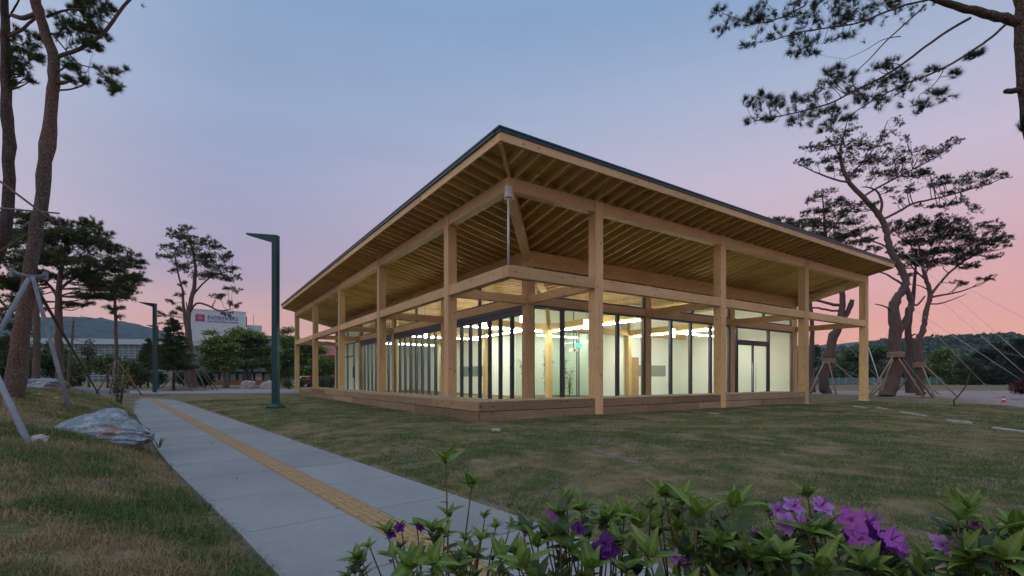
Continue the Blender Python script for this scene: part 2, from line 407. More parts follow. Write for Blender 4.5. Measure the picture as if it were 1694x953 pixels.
for i in range(4): tm.box((g * (i + .28) / 4, .012, .001), (g * (i + .72) / 4, g - .016, .006))
tile_me = tm.mesh('tactile_tile', M['tactile_yellow']); ang = math.atan2(PD.y, PD.x) - math.pi / 2
for i in range(int(40 / g)):
    o = link('tactile_tile', tile_me, path); o.location = (*xy(T0, t + i * g), rs.uniform(0, .0015)); o.rotation_euler = (0, 0, ang)
# cross path and paved apron running behind the pavilion
def sheet(name, pts, z, mat, label, thick=.12):
    m = MB(); m.prism(pts, lambda p: float(terrain(np.array([p[0]]), np.array([p[1]]))[0]) * 0 + z - thick, z); o = m.build(name, mat); tag(o, label, None, None, 'structure'); return o
E_far = [(-31, 33.6), (-24.4, 33.35), (-15.6, 34.5), (-12.5, 35.2), (-13.5, 47.5), (-27, 46.5), (-32, 40)]
sheet('cross_path', E_far, .17, M['concrete'], 'wide concrete cross path at the far end of the tactile path')

# ------------------------------------------------------------------ pavilion (local x runs along the right front, local y along the left front)
YAW = R(33.686)
B = empty('pavilion', (-.109, 13.0, 0), YAW)
tag(B, 'timber pavilion with lit glass walls under wide rafter eaves', 'building')
W = .325; TOPB, BOTB = 6.683, 6.326; RT, RB = 4.301, 3.977; IT, IB = 5.966, 5.385
VR = [3.215 + 6.518 * i for i in range(4)]; UL = [3.635 + 7.059 * i for i in range(5)]
VE, UE = VR[3] + W, UL[4] + W; OU, OV = 1.115, .96
zr = lambda u: TOPB - (TOPB - IT) / 3.635 * u          # underside of rafters over the right front
zl = lambda v: TOPB - (TOPB - IT) / 3.215 * v          # and over the left front
GW = M['glulam']; RD = .22
def shoe(v, u):
    m = MB(); m.box((v - .04, u - .04, -.1), (v + W + .04, u + W + .04, .075)); m.build('steel_shoe', M['steel'], B)
def W2(v, u): return B.matrix_world @ Vector((v, u, 0))
Bm = Matrix.Translation((-.109, 13.0, 0)) @ Matrix.Rotation(YAW, 4, 'Z')
def gz(v, u):
    p = Bm @ Vector((v, u, 0)); return tz(p.x, p.y)
for v in VR:
    zb = gz(v, 0); bar('column', (v + W/2, W/2, -.02), (v + W/2, W/2, TOPB), W, W, GW, B, (0, -1, 0), .008)
    shoe(v, 0)
for u in UL:
    bar('column', (W/2, u + W/2, -.02), (W/2, u + W/2, TOPB), W, W, GW, B, (0, -1, 0), .008)
    shoe(0, u)
inner = [(UL[0], v) for v in VR] + [(u, VR[0]) for u in UL[1:]]
for u, v in inner:
    bar('inner_column', (v + W/2, u + W/2, -.02), (v + W/2, u + W/2, IB - .002), W, W, GW, B, (0, -1, 0), .008)
# outer rails and upper beams between the columns
def run(name, a, b, axis_, off, z0, z1, th, mat=GW):
    zc = (z0 + z1) / 2; h = z1 - z0
    if axis_ == 'v': return bar(name, (a, off, zc), (b, off, zc), th, h, mat, B)
    return bar(name, (off, a, zc), (off, b, zc), th, h, mat, B)
e = .003
segR = [(.016, VR[0])] + [(VR[i] + W, VR[i+1]) for i in range(3)]
segL = [(.26, UL[0])] + [(UL[i] + W, UL[i+1]) for i in range(4)]
for a, b in segR:
    run('rail_beam', a + e, b - e, 'v', .14, RB, RT, .25); run('eaves_beam', (a if a > 1 else .2) + e, b - e, 'v', .15, BOTB, TOPB, .27)
for a, b in segL:
    run('rail_beam', a + .01 + e, b - e, 'u', .14, RB + .001, RT + .001, .25); run('eaves_beam', (a if a > 1 else .2) + e, b - e, 'u', .15, BOTB, TOPB, .27)
bar('corner_post', (.1, .1, BOTB - .25), (.1, .1, TOPB - .01), .19, .19, GW, B, (0, -1, 0))
# tie beams to the inner frame, inner beams
for v in VR: run('tie_beam', W + e, UL[0] - e, 'u', v + W/2, RB + .004, RT - .03, .2)
for u in UL: run('tie_beam', W + e, VR[0] - e, 'v', u + W/2, RB + .002, RT - .032, .2)
for i in range(3):
    run('inner_beam', VR[i] + W + e, VR[i+1] - e, 'v', UL[0] + .14, RB, RT, .24)
for i in range(4):
    run('inner_beam', UL[i] + W + e, UL[i+1] - e, 'u', VR[0] + .14, RB, RT, .24)
run('ring_beam', VR[0] - .02, VE, 'v', UL[0] + .15, IB, IT, .3); run('ring_beam', UL[0] + .305, UE, 'u', VR[0] + .15, IB, IT, .3)
# sloping end beams and the hip beam
bar('end_beam', (VR[3] + W/2, UL[0] - .02, IT - .27), (VR[3] + W/2, W/2 + .17, TOPB - .24), .24, .42, GW, B)
bar('end_beam', (VR[0] - .02, UL[4] + W/2, IT - .27), (W/2 + .17, UL[4] + W/2, TOPB - .24), .24, .42, GW, B)
bar('hip_beam', (.14, .15, TOPB - .235), (VR[0] - .02, UL[0] - .02, IT - .235), .24, .42, GW, B)
# steel hanger at the open corner
m = MB(); m.box((-.03, -.03, 6.14), (.10, .10, 6.42)); m.box((-.05, -.05, 6.12), (.12, .12, 6.14))
for dz in (6.2, 6.28, 6.36): m.box((-.036, .01, dz), (-.03, .03, dz + .02)); m.box((.05, -.036, dz), (.07, -.03, dz + .02))
m.build('hanger_bracket', M['steel'], B)
m = MB(); m.tube([(.035, .035, RT - .01), (.035, .035, 6.13)], .032, 10); m.build('hanger_rod', M['steel'], B, True)
# rafters
HS = UL[0] / VR[0]
def hip_u(v): return v * HS
RW = M['rafter_wood']
rv = [.25 + .5 * i for i in range(-2, 46)]
for v in rv:
    uh = min(hip_u(v) - .16, UL[0] + .3)
    if uh < -OU + .25: continue
    bar('rafter', (v, -OU + .05, zr(-OU + .05) + RD/2), (v, uh, zr(uh) + RD/2), .075, RD, RW, B, bev=.004)
ru = [.3 + .5 * i for i in range(-2, 64)]
for u in ru:
    vh = min(u / HS - .14, VR[0] + .3)
    if vh < -OV + .25: continue
    bar('rafter', (-OV + .05, u, zl(-OV + .05) + RD/2), (vh, u, zl(vh) + RD/2), .075, RD, RW, B, bev=.004)
bar('hip_rafter', (-OV + .06, -OU + .07, zr(-OU) + RD/2 - .02), (VR[0] + .2, UL[0] + .22, IT - .045 + RD/2), .09, RD, RW, B, bev=.004)
# blocking between rafters above the eaves beams
for i in range(len(rv) - 1):
    if rv[i] > .2: bar('blocking', (rv[i] + .039, .15, TOPB + RD/2 - .03), (rv[i+1] - .039, .15, TOPB + RD/2 - .03), .04, RD - .03, RW, B, bev=0)
for i in range(len(ru) - 1):
    if ru[i] > .25: bar('blocking', (.15, ru[i] + .039, TOPB + RD/2 - .032), (.15, ru[i+1] - .039, TOPB + RD/2 - .032), .04, RD - .03, RW, B, bev=0)
# sheathing boards, fascia, metal edge, roof skin
def slope(name, mat, lo, hi, g=0):
    m = MB()
    m.prism([(-OV, -OU), (VE, -OU), (VE, UL[0] + .31), (VR[0] + .29, UL[0] + .31)], lambda p: zr(p[1]) + lo, lambda p: zr(p[1]) + hi)
    m.build(name, mat, B)
    m = MB()
    m.prism([(-OV, -OU), (VR[0] + .27, UL[0] + .31), (VR[0] + .27, UE), (-OV, UE)], lambda p: zl(p[0]) + lo, lambda p: zl(p[0]) + hi)
    m.build(name, mat, B)
slope('sheathing', M['sheathing'], RD + .002, RD + .03)
slope('roof_skin', M['roof_metal'], RD + .055, RD + .10)
FB, FM, FT = 6.915, 7.127, 7.243
L1, L2 = VE + OV, UE + OU
n1 = 6
for i in range(n1):
    a, b = -OV + L1 * i / n1, -OV + L1 * (i + 1) / n1
    bar('fascia_board', (a + (.0 if i == 0 else .002), -OU, (FB + FM)/2), (b - .002, -OU, (FB + FM)/2), .05, FM - FB, GW, B, bev=.003)
n2 = 7
for i in range(n2):
    a, b = -OU + .027 + L2 * i / n2, -OU + L2 * (i + 1) / n2
    bar('fascia_board', (-OV + .025, a + .002, (FB + FM)/2), (-OV + .025, b - .002, (FB + FM)/2), .05, FM - FB, GW, B, bev=.003)
bar('barge_board', (VE - .02, -OU + .03, zr(-OU) + RD/2 + .02), (VE - .02, UL[0] + .3, zr(UL[0] + .3) + RD/2 + .02), .05, RD + .03, GW, B, bev=.003)
bar('barge_board', (-OV + .06, UE - .02, zl(-OV) + RD/2 + .02), (VR[0] + .28, UE - .02, zl(VR[0] + .28) + RD/2 + .02), .05, RD + .03, GW, B, bev=.003)
m = MB()
m.box((-OV - .03, -OU - .05, FM + .002), (VE + .03, -OU + .2, FT)); m.box((-OV - .05, -OU - .065, FT - .03), (VE + .045, -OU - .05, FT + .012))
m.build('roof_edge', M['roof_metal'], B)
m = MB()
m.box((-OV - .05, -OU + .2, FM + .002), (-OV + .2, UE + .03, FT)); m.box((-OV - .065, -OU - .065, FT - .03), (-OV - .05, UE + .045, FT + .012))
m.build('roof_edge', M['roof_metal'], B)
# ---------------- interior: ceiling, rafters, columns, beams
VX, UX = VE, UE
CZ = 5.80
m = MB(); m.prism([(VR[0] + .3, UL[0] + .32), (VX, UL[0] + .32), (VX, UX), (VR[0] + .3, UX)], CZ + RD + .002, CZ + RD + .06); m.build('ceiling', M['inner_wood'], B)
m = MB(); m.prism([(VR[0] + .1, UL[0] + .1), (VX, UL[0] + .1), (VX, UX), (VR[0] + .1, UX)], 6.34, 6.4); m.build('flat_roof', M['roof_metal'], B)
IW = M['inner_wood']
for v in rv:
    if v < VR[0] + .7 or v > VX - .1: continue
    ue = min(UL[0] + .3 + (v - VR[0]) * HS - .2, 11.0)
    if ue > UL[0] + .6: bar('ceiling_rafter', (v, UL[0] + .31, CZ + RD/2), (v, ue, CZ + RD/2), .075, RD, IW, B, bev=0)
for u in ru:
    if u < UL[0] + .8 or u > UX - .1: continue
    ve = min(VR[0] + .3 + (u - UL[0]) / HS - .2, 9.9)
    if ve > VR[0] + .6: bar('ceiling_rafter', (VR[0] + .31, u, CZ + RD/2), (ve, u, CZ + RD/2), .075, RD, IW, B, bev=0)
for u, v in [(UL[1], VR[1]), (UL[1], VR[2]), (UL[2], VR[1]), (UL[3], VR[1])]:
    bar('room_column', (v + W/2, u + W/2, .03), (v + W/2, u + W/2, RB - .01), .3, .3, IW, B, (0, -1, 0))
    bar('column_strut', (v + W/2, u + W/2, RT + .0), (v + W/2 - .9, u + W/2 - .9, CZ - .02), .2, .26, IW, B)
for a, b, ax, off in [(VR[0] + W, VR[1] + W, 'v', UL[1] + W/2), (VR[1] + W, VR[2] + W, 'v', UL[1] + W/2), (VR[2] + W, VX - .3, 'v', UL[1] + W/2),
                      (UL[0] + W, UL[1], 'u', VR[1] + W/2), (UL[0] + W, UL[1], 'u', VR[2] + W/2), (UL[1] + W, UL[2], 'u', VR[1] + W/2),
                      (UL[2] + W, UL[3], 'u', VR[1] + W/2), (VR[0] + W, VR[1], 'v', UL[2] + W/2), (VR[0] + W, VR[1], 'v', UL[3] + W/2)]:
    run('room_beam', a + e, b - e, ax, off, RB, RT, .22, IW)
bar('hip_beam', (VR[0] + .3, UL[0] + .3, CZ - .14), (VR[1] + .1, UL[1] + .1, CZ - .14), .22, .26, IW, B)
m = MB(); m.box((VR[0] + .1, UL[0] + .1, -.05), (VX - .05, UX - .05, .03)); m.build('floor', M['floor_pale'], B)
def wall(name, v0, u0, v1, u1, z0, z1, mat):
    m = MB(); m.box((v0, u0, z0), (v1, u1, z1)); return m.build(name, mat, B)
WW = M['white_wall']
wall('partition_wall', VR[1] + 4.6, UL[1] + .35, VX - .2, UL[1] + .5, .031, CZ, WW)
wall('partition_wall', VR[2] + 5.9, UL[0] + 4.2, VR[2] + 6.05, UL[1] + .35, .031, CZ, WW)
wall('partition_wall', VR[1] + .36, UL[1] + 4.145, VR[1] + .5, UX - .2, .031, CZ, WW)
wall('partition_wall', VR[1] + .5, UL[1] + 4.0, VR[1] + 4.6, UL[1] + 4.14, .031, CZ, M['grey_wall'])
wall('partition_wall', VR[1] + 4.45, UL[1] + .5, VR[1] + 4.6, UL[1] + 4.0, .031, CZ, M['grey_wall'])
# outer walls that close the block
wall('end_wall', VX - .16, UL[0] + W + .002, VX - .01, UX - .01, -.05, 6.33, M['clad_wood'])
wall('end_wall', VR[0] + W + .002, UX - .16, VX - .17, UX - .01, -.05, 6.33, M['clad_wood'])
wall('wall_lining', VX - .19, UL[0] + W + .01, VX - .165, UL[1] + .35, .031, CZ, WW)
wall('wall_lining', VR[0] + W + .01, UX - .19, VR[1] + .36, UX - .165, .031, CZ, WW)
# strip windows seen on the white walls
for (v0, u0, v1, u1) in [(17.6, UL[1] + .33, 20.3, UL[1] + .349), (VR[1] + .345, UL[2] + .6, VR[1] + .359, UL[2] + 4.4)]:
    wall('strip_window', v0, u0, v1, u1, 1.35, 2.1, M['strip_glass'])
wall('room_door', VR[2] + .36, UL[1] + .30, VR[2] + 1.3, UL[1] + .348, .031, 2.6, M['clad_wood'])
# ---------------- glazing
FMt = M['frame_metal']
def glazed(name, a, b, axis_, off, z0, z1, fw=.06, fd=.09, gl='glass', parent=B, bars=()):
    """framed pane from a to b along the axis"""
    m = MB(); c = off
    def bx(p, q, zz0, zz1):
        if axis_ == 'v': m.box((p, c - fd/2, zz0), (q, c + fd/2, zz1))
        else: m.box((c - fd/2, p, zz0), (c + fd/2, q, zz1))
    bx(a, a + fw, z0, z1); bx(b - fw, b, z0, z1); bx(a + fw, b - fw, z0, z0 + fw); bx(a + fw, b - fw, z1 - fw, z1)
    for zb in bars: bx(a + fw, b - fw, zb, zb + fw)
    o = m.build(name, FMt, parent)
    m = MB(); g = .006
    if axis_ == 'v': m.box((a + fw + .001, c - g, z0 + fw + .001), (b - fw - .001, c + g, z1 - fw - .001))
    else: m.box((c - g, a + fw + .001, z0 + fw + .001), (c + g, b - fw - .001, z1 - fw - .001))
    m.build('pane', M[gl], o)
    return o
GU, GV = UL[0] + .12, VR[0] + .12
Z0, Z1 = .032, RB - .004
for cuts in [(3.545, 5.0, 8.04, 9.728), (10.062, 11.54, 13.02, 14.62, 16.246)]:
    for a, b in zip(cuts[:-1], cuts[1:]): glazed('window', a + .003, b - .003, 'v', GU, Z0, Z1, .075, .12)
# entrance bay at the right end
glazed('window', 16.58, 16.86, 'v', GU, Z0, Z1, .05, .12)
glazed('window', 20.06, 22.66, 'v', GU, Z0, Z1, .075, .12)
glazed('window', 16.87, 20.05, 'v', GU, 3.2, Z1, .075, .12)
m = MB(); m.box((16.87, GU - .08, 3.08), (20.05, GU + .08, 3.198)); m.box((16.87, GU - .08, Z0), (16.96, GU + .08, 3.078)); m.box((19.96, GU - .08, Z0), (20.05, GU + .08, 3.078)); m.build('door_frame', FMt, B)
for a, b, hx in ((16.965, 18.457, 18.30), (18.463, 19.955, 18.62)):
    d = glazed('door', a, b, 'v', GU, Z0, 3.075, .07, .06)
    m = MB(); m.tube([(hx, GU - .09, .55), (hx, GU - .09, 2.05)], .018, 8)
    for zz in (.75, 1.85): m.tube([(hx, GU - .09, zz), (hx, GU - .02, zz)], .01, 6)
    m.build('handle', M['steel'], d, True)
# folding doors along the left front
for i in range(3):
    a, b = UL[i] + W + .005, UL[i+1] - .005; n = 8
    m = MB(); m.box((GV - .09, a, Z1 - .16), (GV + .09, b, Z1)); m.box((GV - .06, a, Z1 - .30), (GV + .06, b, Z1 - .162)); m.build('head_track', FMt, B)
    for k in range(n):
        p, q = a + (b - a) * k / n, a + (b - a) * (k + 1) / n
        f = glazed('folding_panel', p + .003, q - .003, 'u', GV, Z0, Z1 - .305, .058, .13)
        if k % 2 == 0:
            m = MB(); m.box((GV - .10, q - .045, 1.55), (GV - .066, q - .02, 1.70)); m.build('latch', M['black'], f)
a, b = UL[3] + W + .005, UL[4] - .005
for p, q in ((a, a + 1.6), (a + 1.605, a + 3.4), (a + 3.405, b)):
    glazed('window', p, q, 'u', GV, Z0, Z1, .07, .12, bars=(2.9,) if q != a + 1.6 else ())
# clerestory
CZ0, CZ1 = RT + .004, IB - .004
for i in range(3):
    a, b = VR[i] + W + .005, VR[i+1] - .005
    if i == 2: b -= .2
    for p, q in ((a, (a + b)/2 - .003), ((a + b)/2 + .003, b)): glazed('clerestory_window', p, q, 'v', GU, CZ0, CZ1, .07, .1)
for i in range(4):
    a, b = UL[i] + W + .005, UL[i+1] - .005
    for p, q in ((a, (a + b)/2 - .003), ((a + b)/2 + .003, b)): glazed('clerestory_window', p, q, 'u', GV, CZ0, CZ1, .07, .1)
# glass partitions of the inner court
for p in (VR[1] + W + .02, VR[1] + 2.4):
    glazed('glass_screen', p, p + 1.95, 'v', UL[1] + .15, .032, RB - .01, .05, .07, 'glass_green')

# ------------------------------------------------------------------ raised timber deck round the open corner
D = empty('timber_deck', (-.109, 13.0, 0), YAW)
tag(D, 'low weathered timber deck wrapped round the pavilion corner', 'deck')
DW, DT = M['deck_wood'], M['deck_top']
DV, DU, DTOP = -.88, .03, .605
def ybd(p): return p
cut = [DU, 2.9, 6.6, 9.5, 13.3, 17.2, 21.0, 24.9]
cut2 = [DU, 4.3, 8.1, 11.8, 15.4, 19.4, 24.9]
for c_, z0, z1 in ((cut, .350, .576), (cut2, .075, .334)):
    for a, b in zip(c_[:-1], c_[1:]):
        bar('board', (DV + rs.uniform(-.004, .004), a + .003, (z0 + z1)/2), (DV, b - .003, (z0 + z1)/2), .045, z1 - z0, DW, D, bev=.006)
for c_, z0, z1 in (((DV + .03, VR[0] - .005, ), .350, .576), ((DV + .03, VR[0] - .005), .075, .334), ((VR[0] + W + .005, 6.9, VR[1] - .005), .350, .576), ((VR[0] + W + .005, 5.6, 8.4, VR[1] - .005), .02, .334),
                   ((VR[1] + W + .005, 14.2, VR[2] - .005), .350, .576), ((VR[1] + W + .005, 12.6, 15.2, VR[2] - .005), .02, .334)):
    for a, b in zip(c_[:-1], c_[1:]):
        bar('board', (a + .003, DU + .02 + rs.uniform(-.004, .004), (z0 + z1)/2), (b - .003, DU + .02, (z0 + z1)/2), .045, z1 - z0, DW, D, bev=.006)
bar('board', (DV + .03, 24.88, .33), (.5, 24.88, .33), .045, .5, DW, D)
pw = .138
for k in range(9):
    v = DV - .02 + pw/2 + k * pw; a = DU - .02 + 1.15 * 0; j = rs.uniform(2, 4)
    a = DU
    while a < 24.8:
        b = min(a + j, 24.9); j = rs.uniform(3.2, 4.6)
        if 24.9 - b < 1: b = 24.9
        if not any(0 - pw < v - 0 < W and a < u + W and b > u for u in UL) or v < -pw/2 or v > W + pw/2:
            bar('plank', (v, a + .002, DTOP - .014), (v, b - .002, DTOP - .014), pw - .006, .026, DT, D, bev=.003)
        else:
            q = a
            for u in UL[:4]:
                if q < u - .02 < b: bar('plank', (v, q + .002, DTOP - .014), (v, u - .004, DTOP - .014), pw - .006, .026, DT, D, bev=.003); q = u + W + .002
            if b - q > .05: bar('plank', (v, q + .002, DTOP - .014), (v, b - .002, DTOP - .014), pw - .006, .026, DT, D, bev=.003)
        a = b
vs = DV - .02 + 9 * pw + .003
for k in range(9):
    u = DU - .01 + pw/2 + k * pw; a = vs
    while a < VR[2] - .02:
        b = min(a + rs.uniform(3.2, 4.6), VR[2] - .005)
        if VR[2] - b < 1: b = VR[2] - .005
        q = a
        if u < W + pw/2:
            for v in VR[:2]:
                if q < v < b: bar('plank', (q + .002, u, DTOP - .0145), (v - .004, u, DTOP - .0145), pw - .006, .026, DT, D, bev=.003); q = v + W + .002
        bar('plank', (q + .002, u, DTOP - .0145), (b - .002, u, DTOP - .0145), pw - .006, .026, DT, D, bev=.003)
        a = b
m = MB(); m.box((DV + .04, DU + .06, .02), (.3, 24.8, .56)); m.box((.3, DU + .38, .02), (VR[2] - .06, DU + 1.2, .558)); m.build('substructure', M['black'], D)
# paved floor round the open right end
m = MB(); m.prism([(VR[2] - .02, -.25), (VE + 3.5, -.25), (VE + 3.5, 9.0), (VX + .02, 9.0), (VX + .02, UL[0] + .1), (VR[2] - .02, UL[0] + .1)], -.1, .014)
o = m.build('entrance_floor', M['concrete']); o.location = (-.109, 13, 0); o.rotation_euler = (0, 0, YAW); tag(o, 'pale paved floor at the open right end of the pavilion', None, None, 'structure')

# ------------------------------------------------------------------ lamps and fittings inside
def local(name, label, cat, group=None):
    o = empty(name, (-.109, 13.0, 0), YAW); tag(o, label, cat, group); return o
def linear(a, b, ax, off, label):
    t = local('linear_lamp', label, 'lamp', 'slim line lamps inside the pavilion'); z = RB - .09
    m = MB(); m2 = MB()
    if ax == 'v': m.box((a, off - .03, z), (b, off + .03, z + .05)); m2.box((a + .01, off - .05, z - .042), (b - .01, off + .05, z - .001))
    else: m.box((off - .03, a, z), (off + .03, b, z + .05)); m2.box((off - .05, a + .01, z - .042), (off + .05, b - .01, z - .001))
    m.build('housing', M['white_plastic'], t); m2.build('diffuser', M['tube_light'], t)
linear(3.9, 9.4, 'v', UL[1] + W/2, 'glowing line lamp left of the pale inner column behind the corner post')
linear(UL[0] + .5, UL[1] - .2, 'u', VR[1] + W/2, 'glowing line lamp rising right from the pale inner column')
linear(UL[0] + .5, UL[1] - .2, 'u', VR[2] + W/2, 'glowing line lamp in the white room beside the glass entrance door')
linear(VR[2] + .6, VR[2] + 5.6, 'v', UL[1] - 3.4, 'short line lamp over the white wall behind the double door')
linear(VR[0] + .7, VR[1] - .3, 'v', UL[2] + W/2, 'glowing line lamp behind the middle bay of folding glass panels')
linear(VR[0] + .7, VR[1] - .3, 'v', UL[3] + W/2, 'glowing line lamp behind the farthest bay of folding panels')
linear(VR[1] + .9, VR[1] + 4.2, 'v', UL[1] + 2.2, 'short added line lamp brightening the glazed court')  # added lamp, there to light the dark court walls
linear(UL[1] + .7, UL[2] - .3, 'u', VR[1] + W/2 - 1.6, 'line lamp in front of the white wall with the dark strip window')
def pendant(v, u, z, label):
    t = local('pendant_lamp', label, 'lamp', 'lantern shaped pendant lamps inside the pavilion')
    m = MB(); m.tube([(v, u, z + .4), (v, u, CZ)], .008, 6); m.box((v - .12, u - .12, z + .36), (v + .12, u + .12, z + .40)); m.build('cord', M['black'], t)
    m = MB(); m.tube([(v, u, z - .08), (v, u, z + .36)], .145, 12); m.build('shade', M['lantern_light'], t)
pendant(5.0, 6.4, 3.75, 'lantern lamp hanging just left of the corner inner post')
pendant(8.3, 5.4, 3.75, 'lantern lamp beside the second bay of the right front')
pendant(8.9, 6.6, 3.7, 'lantern lamp under the line lamp left of the white room')
pendant(14.8, 6.2, 3.55, 'lantern lamp in the white room right of the line lamp')
pendant(12.0, 5.6, 3.6, 'lantern lamp by the first tall pane of the white room')
pendant(4.6, 9.2, 3.75, 'lantern lamp in the folding panels right of the nearest left column')
pendant(4.6, 13.0, 3.75, 'lantern lamp in the middle folding panels nearest the corner')
pendant(4.6, 16.2, 3.75, 'lantern lamp in the middle folding panels farther left')
pendant(4.6, 21.5, 3.75, 'lantern lamp in the farthest folding panels')
for (v, u, lab) in ((6.6, 7.4, 'square white ceiling air conditioner above the corner room'), (12.9, 7.4, 'square white ceiling air conditioner in the white room')):
    t = local('air_conditioner', lab, 'air conditioner')
    m = MB(); m.box((v - .6, u - .6, 4.75), (v + .6, u + .6, 5.1)); m.build('casing', M['white_plastic'], t)
    m = MB(); m.box((v - .7, u - .7, 4.70), (v + .7, u + .7, 4.748)); m.build('grille_panel', M['white_wall'], t)
    m = MB()
    for a in (-.5, .5):
        for b in (-.5, .5): m.tube([(v + a, u + b, 5.1), (v + a, u + b, CZ)], .012, 6)
    m.build('hanger', M['steel'], t)
t = local('projector', 'small white projector hanging from a pole in the glazed corner room', 'projector')
v, u = 11.2, 10.2
m = MB(); m.box((v - .22, u - .17, 2.75), (v + .22, u + .17, 2.93)); m.build('body', M['white_plastic'], t)
m = MB(); m.tube([(v, u, 2.93), (v, u, CZ)], .025, 8); m.build('pole', M['black'], t)
m = MB(); m.tube([(v - .1, u - .20, 2.84), (v - .1, u - .165, 2.84)], .05, 12); m.build('lens', M['black'], t)
t = local('exit_sign', 'small green lit exit sign above the glass screen', 'sign')
m = MB(); m.box((11.65, 10.55, 3.05), (12.15, 10.60, 3.27)); m.build('panel', M['exit_green'], t)
t = local('notice_board', 'small grey notice board on the far left front of the pavilion', 'sign')
m = MB(); m.box((2.75, UL[3] - .5, 1.25), (2.79, UL[3] + .18, 2.05)); m.build('panel', M['slate_dark'], t)
m = MB(); m.box((2.74, UL[3] + .18, 1.22), (2.8, UL[3] + .23, 2.08)); m.box((2.74, UL[3] - .55, 1.22), (2.8, UL[3] - .5, 2.08)); m.build('frame', M['white_plastic'], t)
m = MB(); m.box((2.75, UL[3] - .02, .0), (2.79, UL[3] + .02, 1.25)); m.build('post', M['steel'], t)

# ------------------------------------------------------------------ plants: generators
def frames(d):
    d = d / np.maximum(np.linalg.norm(d, axis=1, keepdims=True), 1e-6)
    a = np.where(np.abs(d[:, 2:3]) < .9, np.array([[0, 0, 1.]]), np.array([[1., 0, 0]]))
    x = np.cross(d, a); x /= np.linalg.norm(x, axis=1, keepdims=True)
    return d, x, np.cross(d, x)
def needle_mesh(name, P, D, n, L, wd, mat, spread=.9, rnd_bias=0):
    """n thin needles fanned round direction D at each point P"""
    P = np.repeat(np.asarray(P, float), n, 0); D = np.repeat(np.asarray(D, float), n, 0); m = len(P)
    d, x, y = frames(D)
    a = rs.uniform(0, 2*np.pi, (m, 1)); sp = rs.uniform(.15, 1, (m, 1)) * spread
    t = d + (x * np.cos(a) + y * np.sin(a)) * sp * 1.6; t /= np.linalg.norm(t, axis=1, keepdims=True)
    ln = L * rs.uniform(.65, 1.15, (m, 1))
    sd = np.cross(t, rs.normal(size=(m, 3))); sd /= np.linalg.norm(sd, axis=1, keepdims=True)
    b = P + d * rs.uniform(-.25, .25, (m, 1)) * L
    V = np.stack([b - sd * wd, b + sd * wd, b + t * ln], 1).reshape(-1, 3)
    r = np.repeat(rs.rand(m // n), n) * .6 + rs.rand(m) * .4 + rnd_bias
    return np_mesh(name, V, np.arange(m * 3).reshape(-1, 3), mat, np.clip(r, 0, 1))
def leaf_mesh(name, P, L, wd, mat, flat=.5, bias=0):
    """diamond shaped leaves; flat -> closer to horizontal"""
    P = np.asarray(P, float); m = len(P)
    t = rs.normal(size=(m, 3)); t[:, 2] *= (1 - flat); t /= np.linalg.norm(t, axis=1, keepdims=True)
    nn = rs.normal(size=(m, 3)); nn[:, 2] += flat * 3; s_ = np.cross(t, nn); s_ /= np.maximum(np.linalg.norm(s_, axis=1, keepdims=True), 1e-6)
    ln = L * rs.uniform(.6, 1.3, (m, 1)); wv = wd * rs.uniform(.6, 1.3, (m, 1))
    up = np.cross(s_, t) * ln * .12
    V = np.stack([P - t * ln * .5, P + s_ * wv * .5 + up, P + t * ln * .5, P - s_ * wv * .5 + up], 1).reshape(-1, 3)
    r = np.clip(rs.rand(m) + bias, 0, 1)
    return np_mesh(name, V, np.arange(m * 4).reshape(-1, 4), mat, r)
def smooth_path(pts, rad, k=3, wob=0):
    """Catmull-Rom through pts"""
    pts = [np.array(p, float) for p in pts]; n = len(pts)
    if n < 3: return pts, list(rad)
    o, r = [], []
    for i in range(n - 1):
        p0, p1, p2, p3 = pts[max(i-1, 0)], pts[i], pts[i+1], pts[min(i+2, n-1)]
        for j in range(k):
            t = j / k
            q = .5 * ((2*p1) + (p2-p0)*t + (2*p0-5*p1+4*p2-p3)*t*t + (3*p1-p0-3*p2+p3)*t**3)
            o.append(q + rs.normal(size=3) * wob * rad[i]); r.append(rad[i]*(1-t) + rad[i+1]*t)
    o.append(pts[-1]); r.append(rad[-1]); return o, r
def ppath(pts, d, dz=None):
    """photo pixels with width in pixels -> world points and radii at depth d (drifting by dz along it)"""
    o, r = [], []; n = len(pts)
    for i, p in enumerate(pts):
        dd = d + (0 if dz is None else dz * i / max(n - 1, 1))
        o.append(np.array(px(p[0], p[1], dd))); r.append((p[2] if len(p) > 2 else 3) / 2 / F * dd / math.sqrt(1 + ((p[0] - CX) / F) ** 2))
    return o, r
DENS = {'pine': 3.4, 'leaf': 3.0}
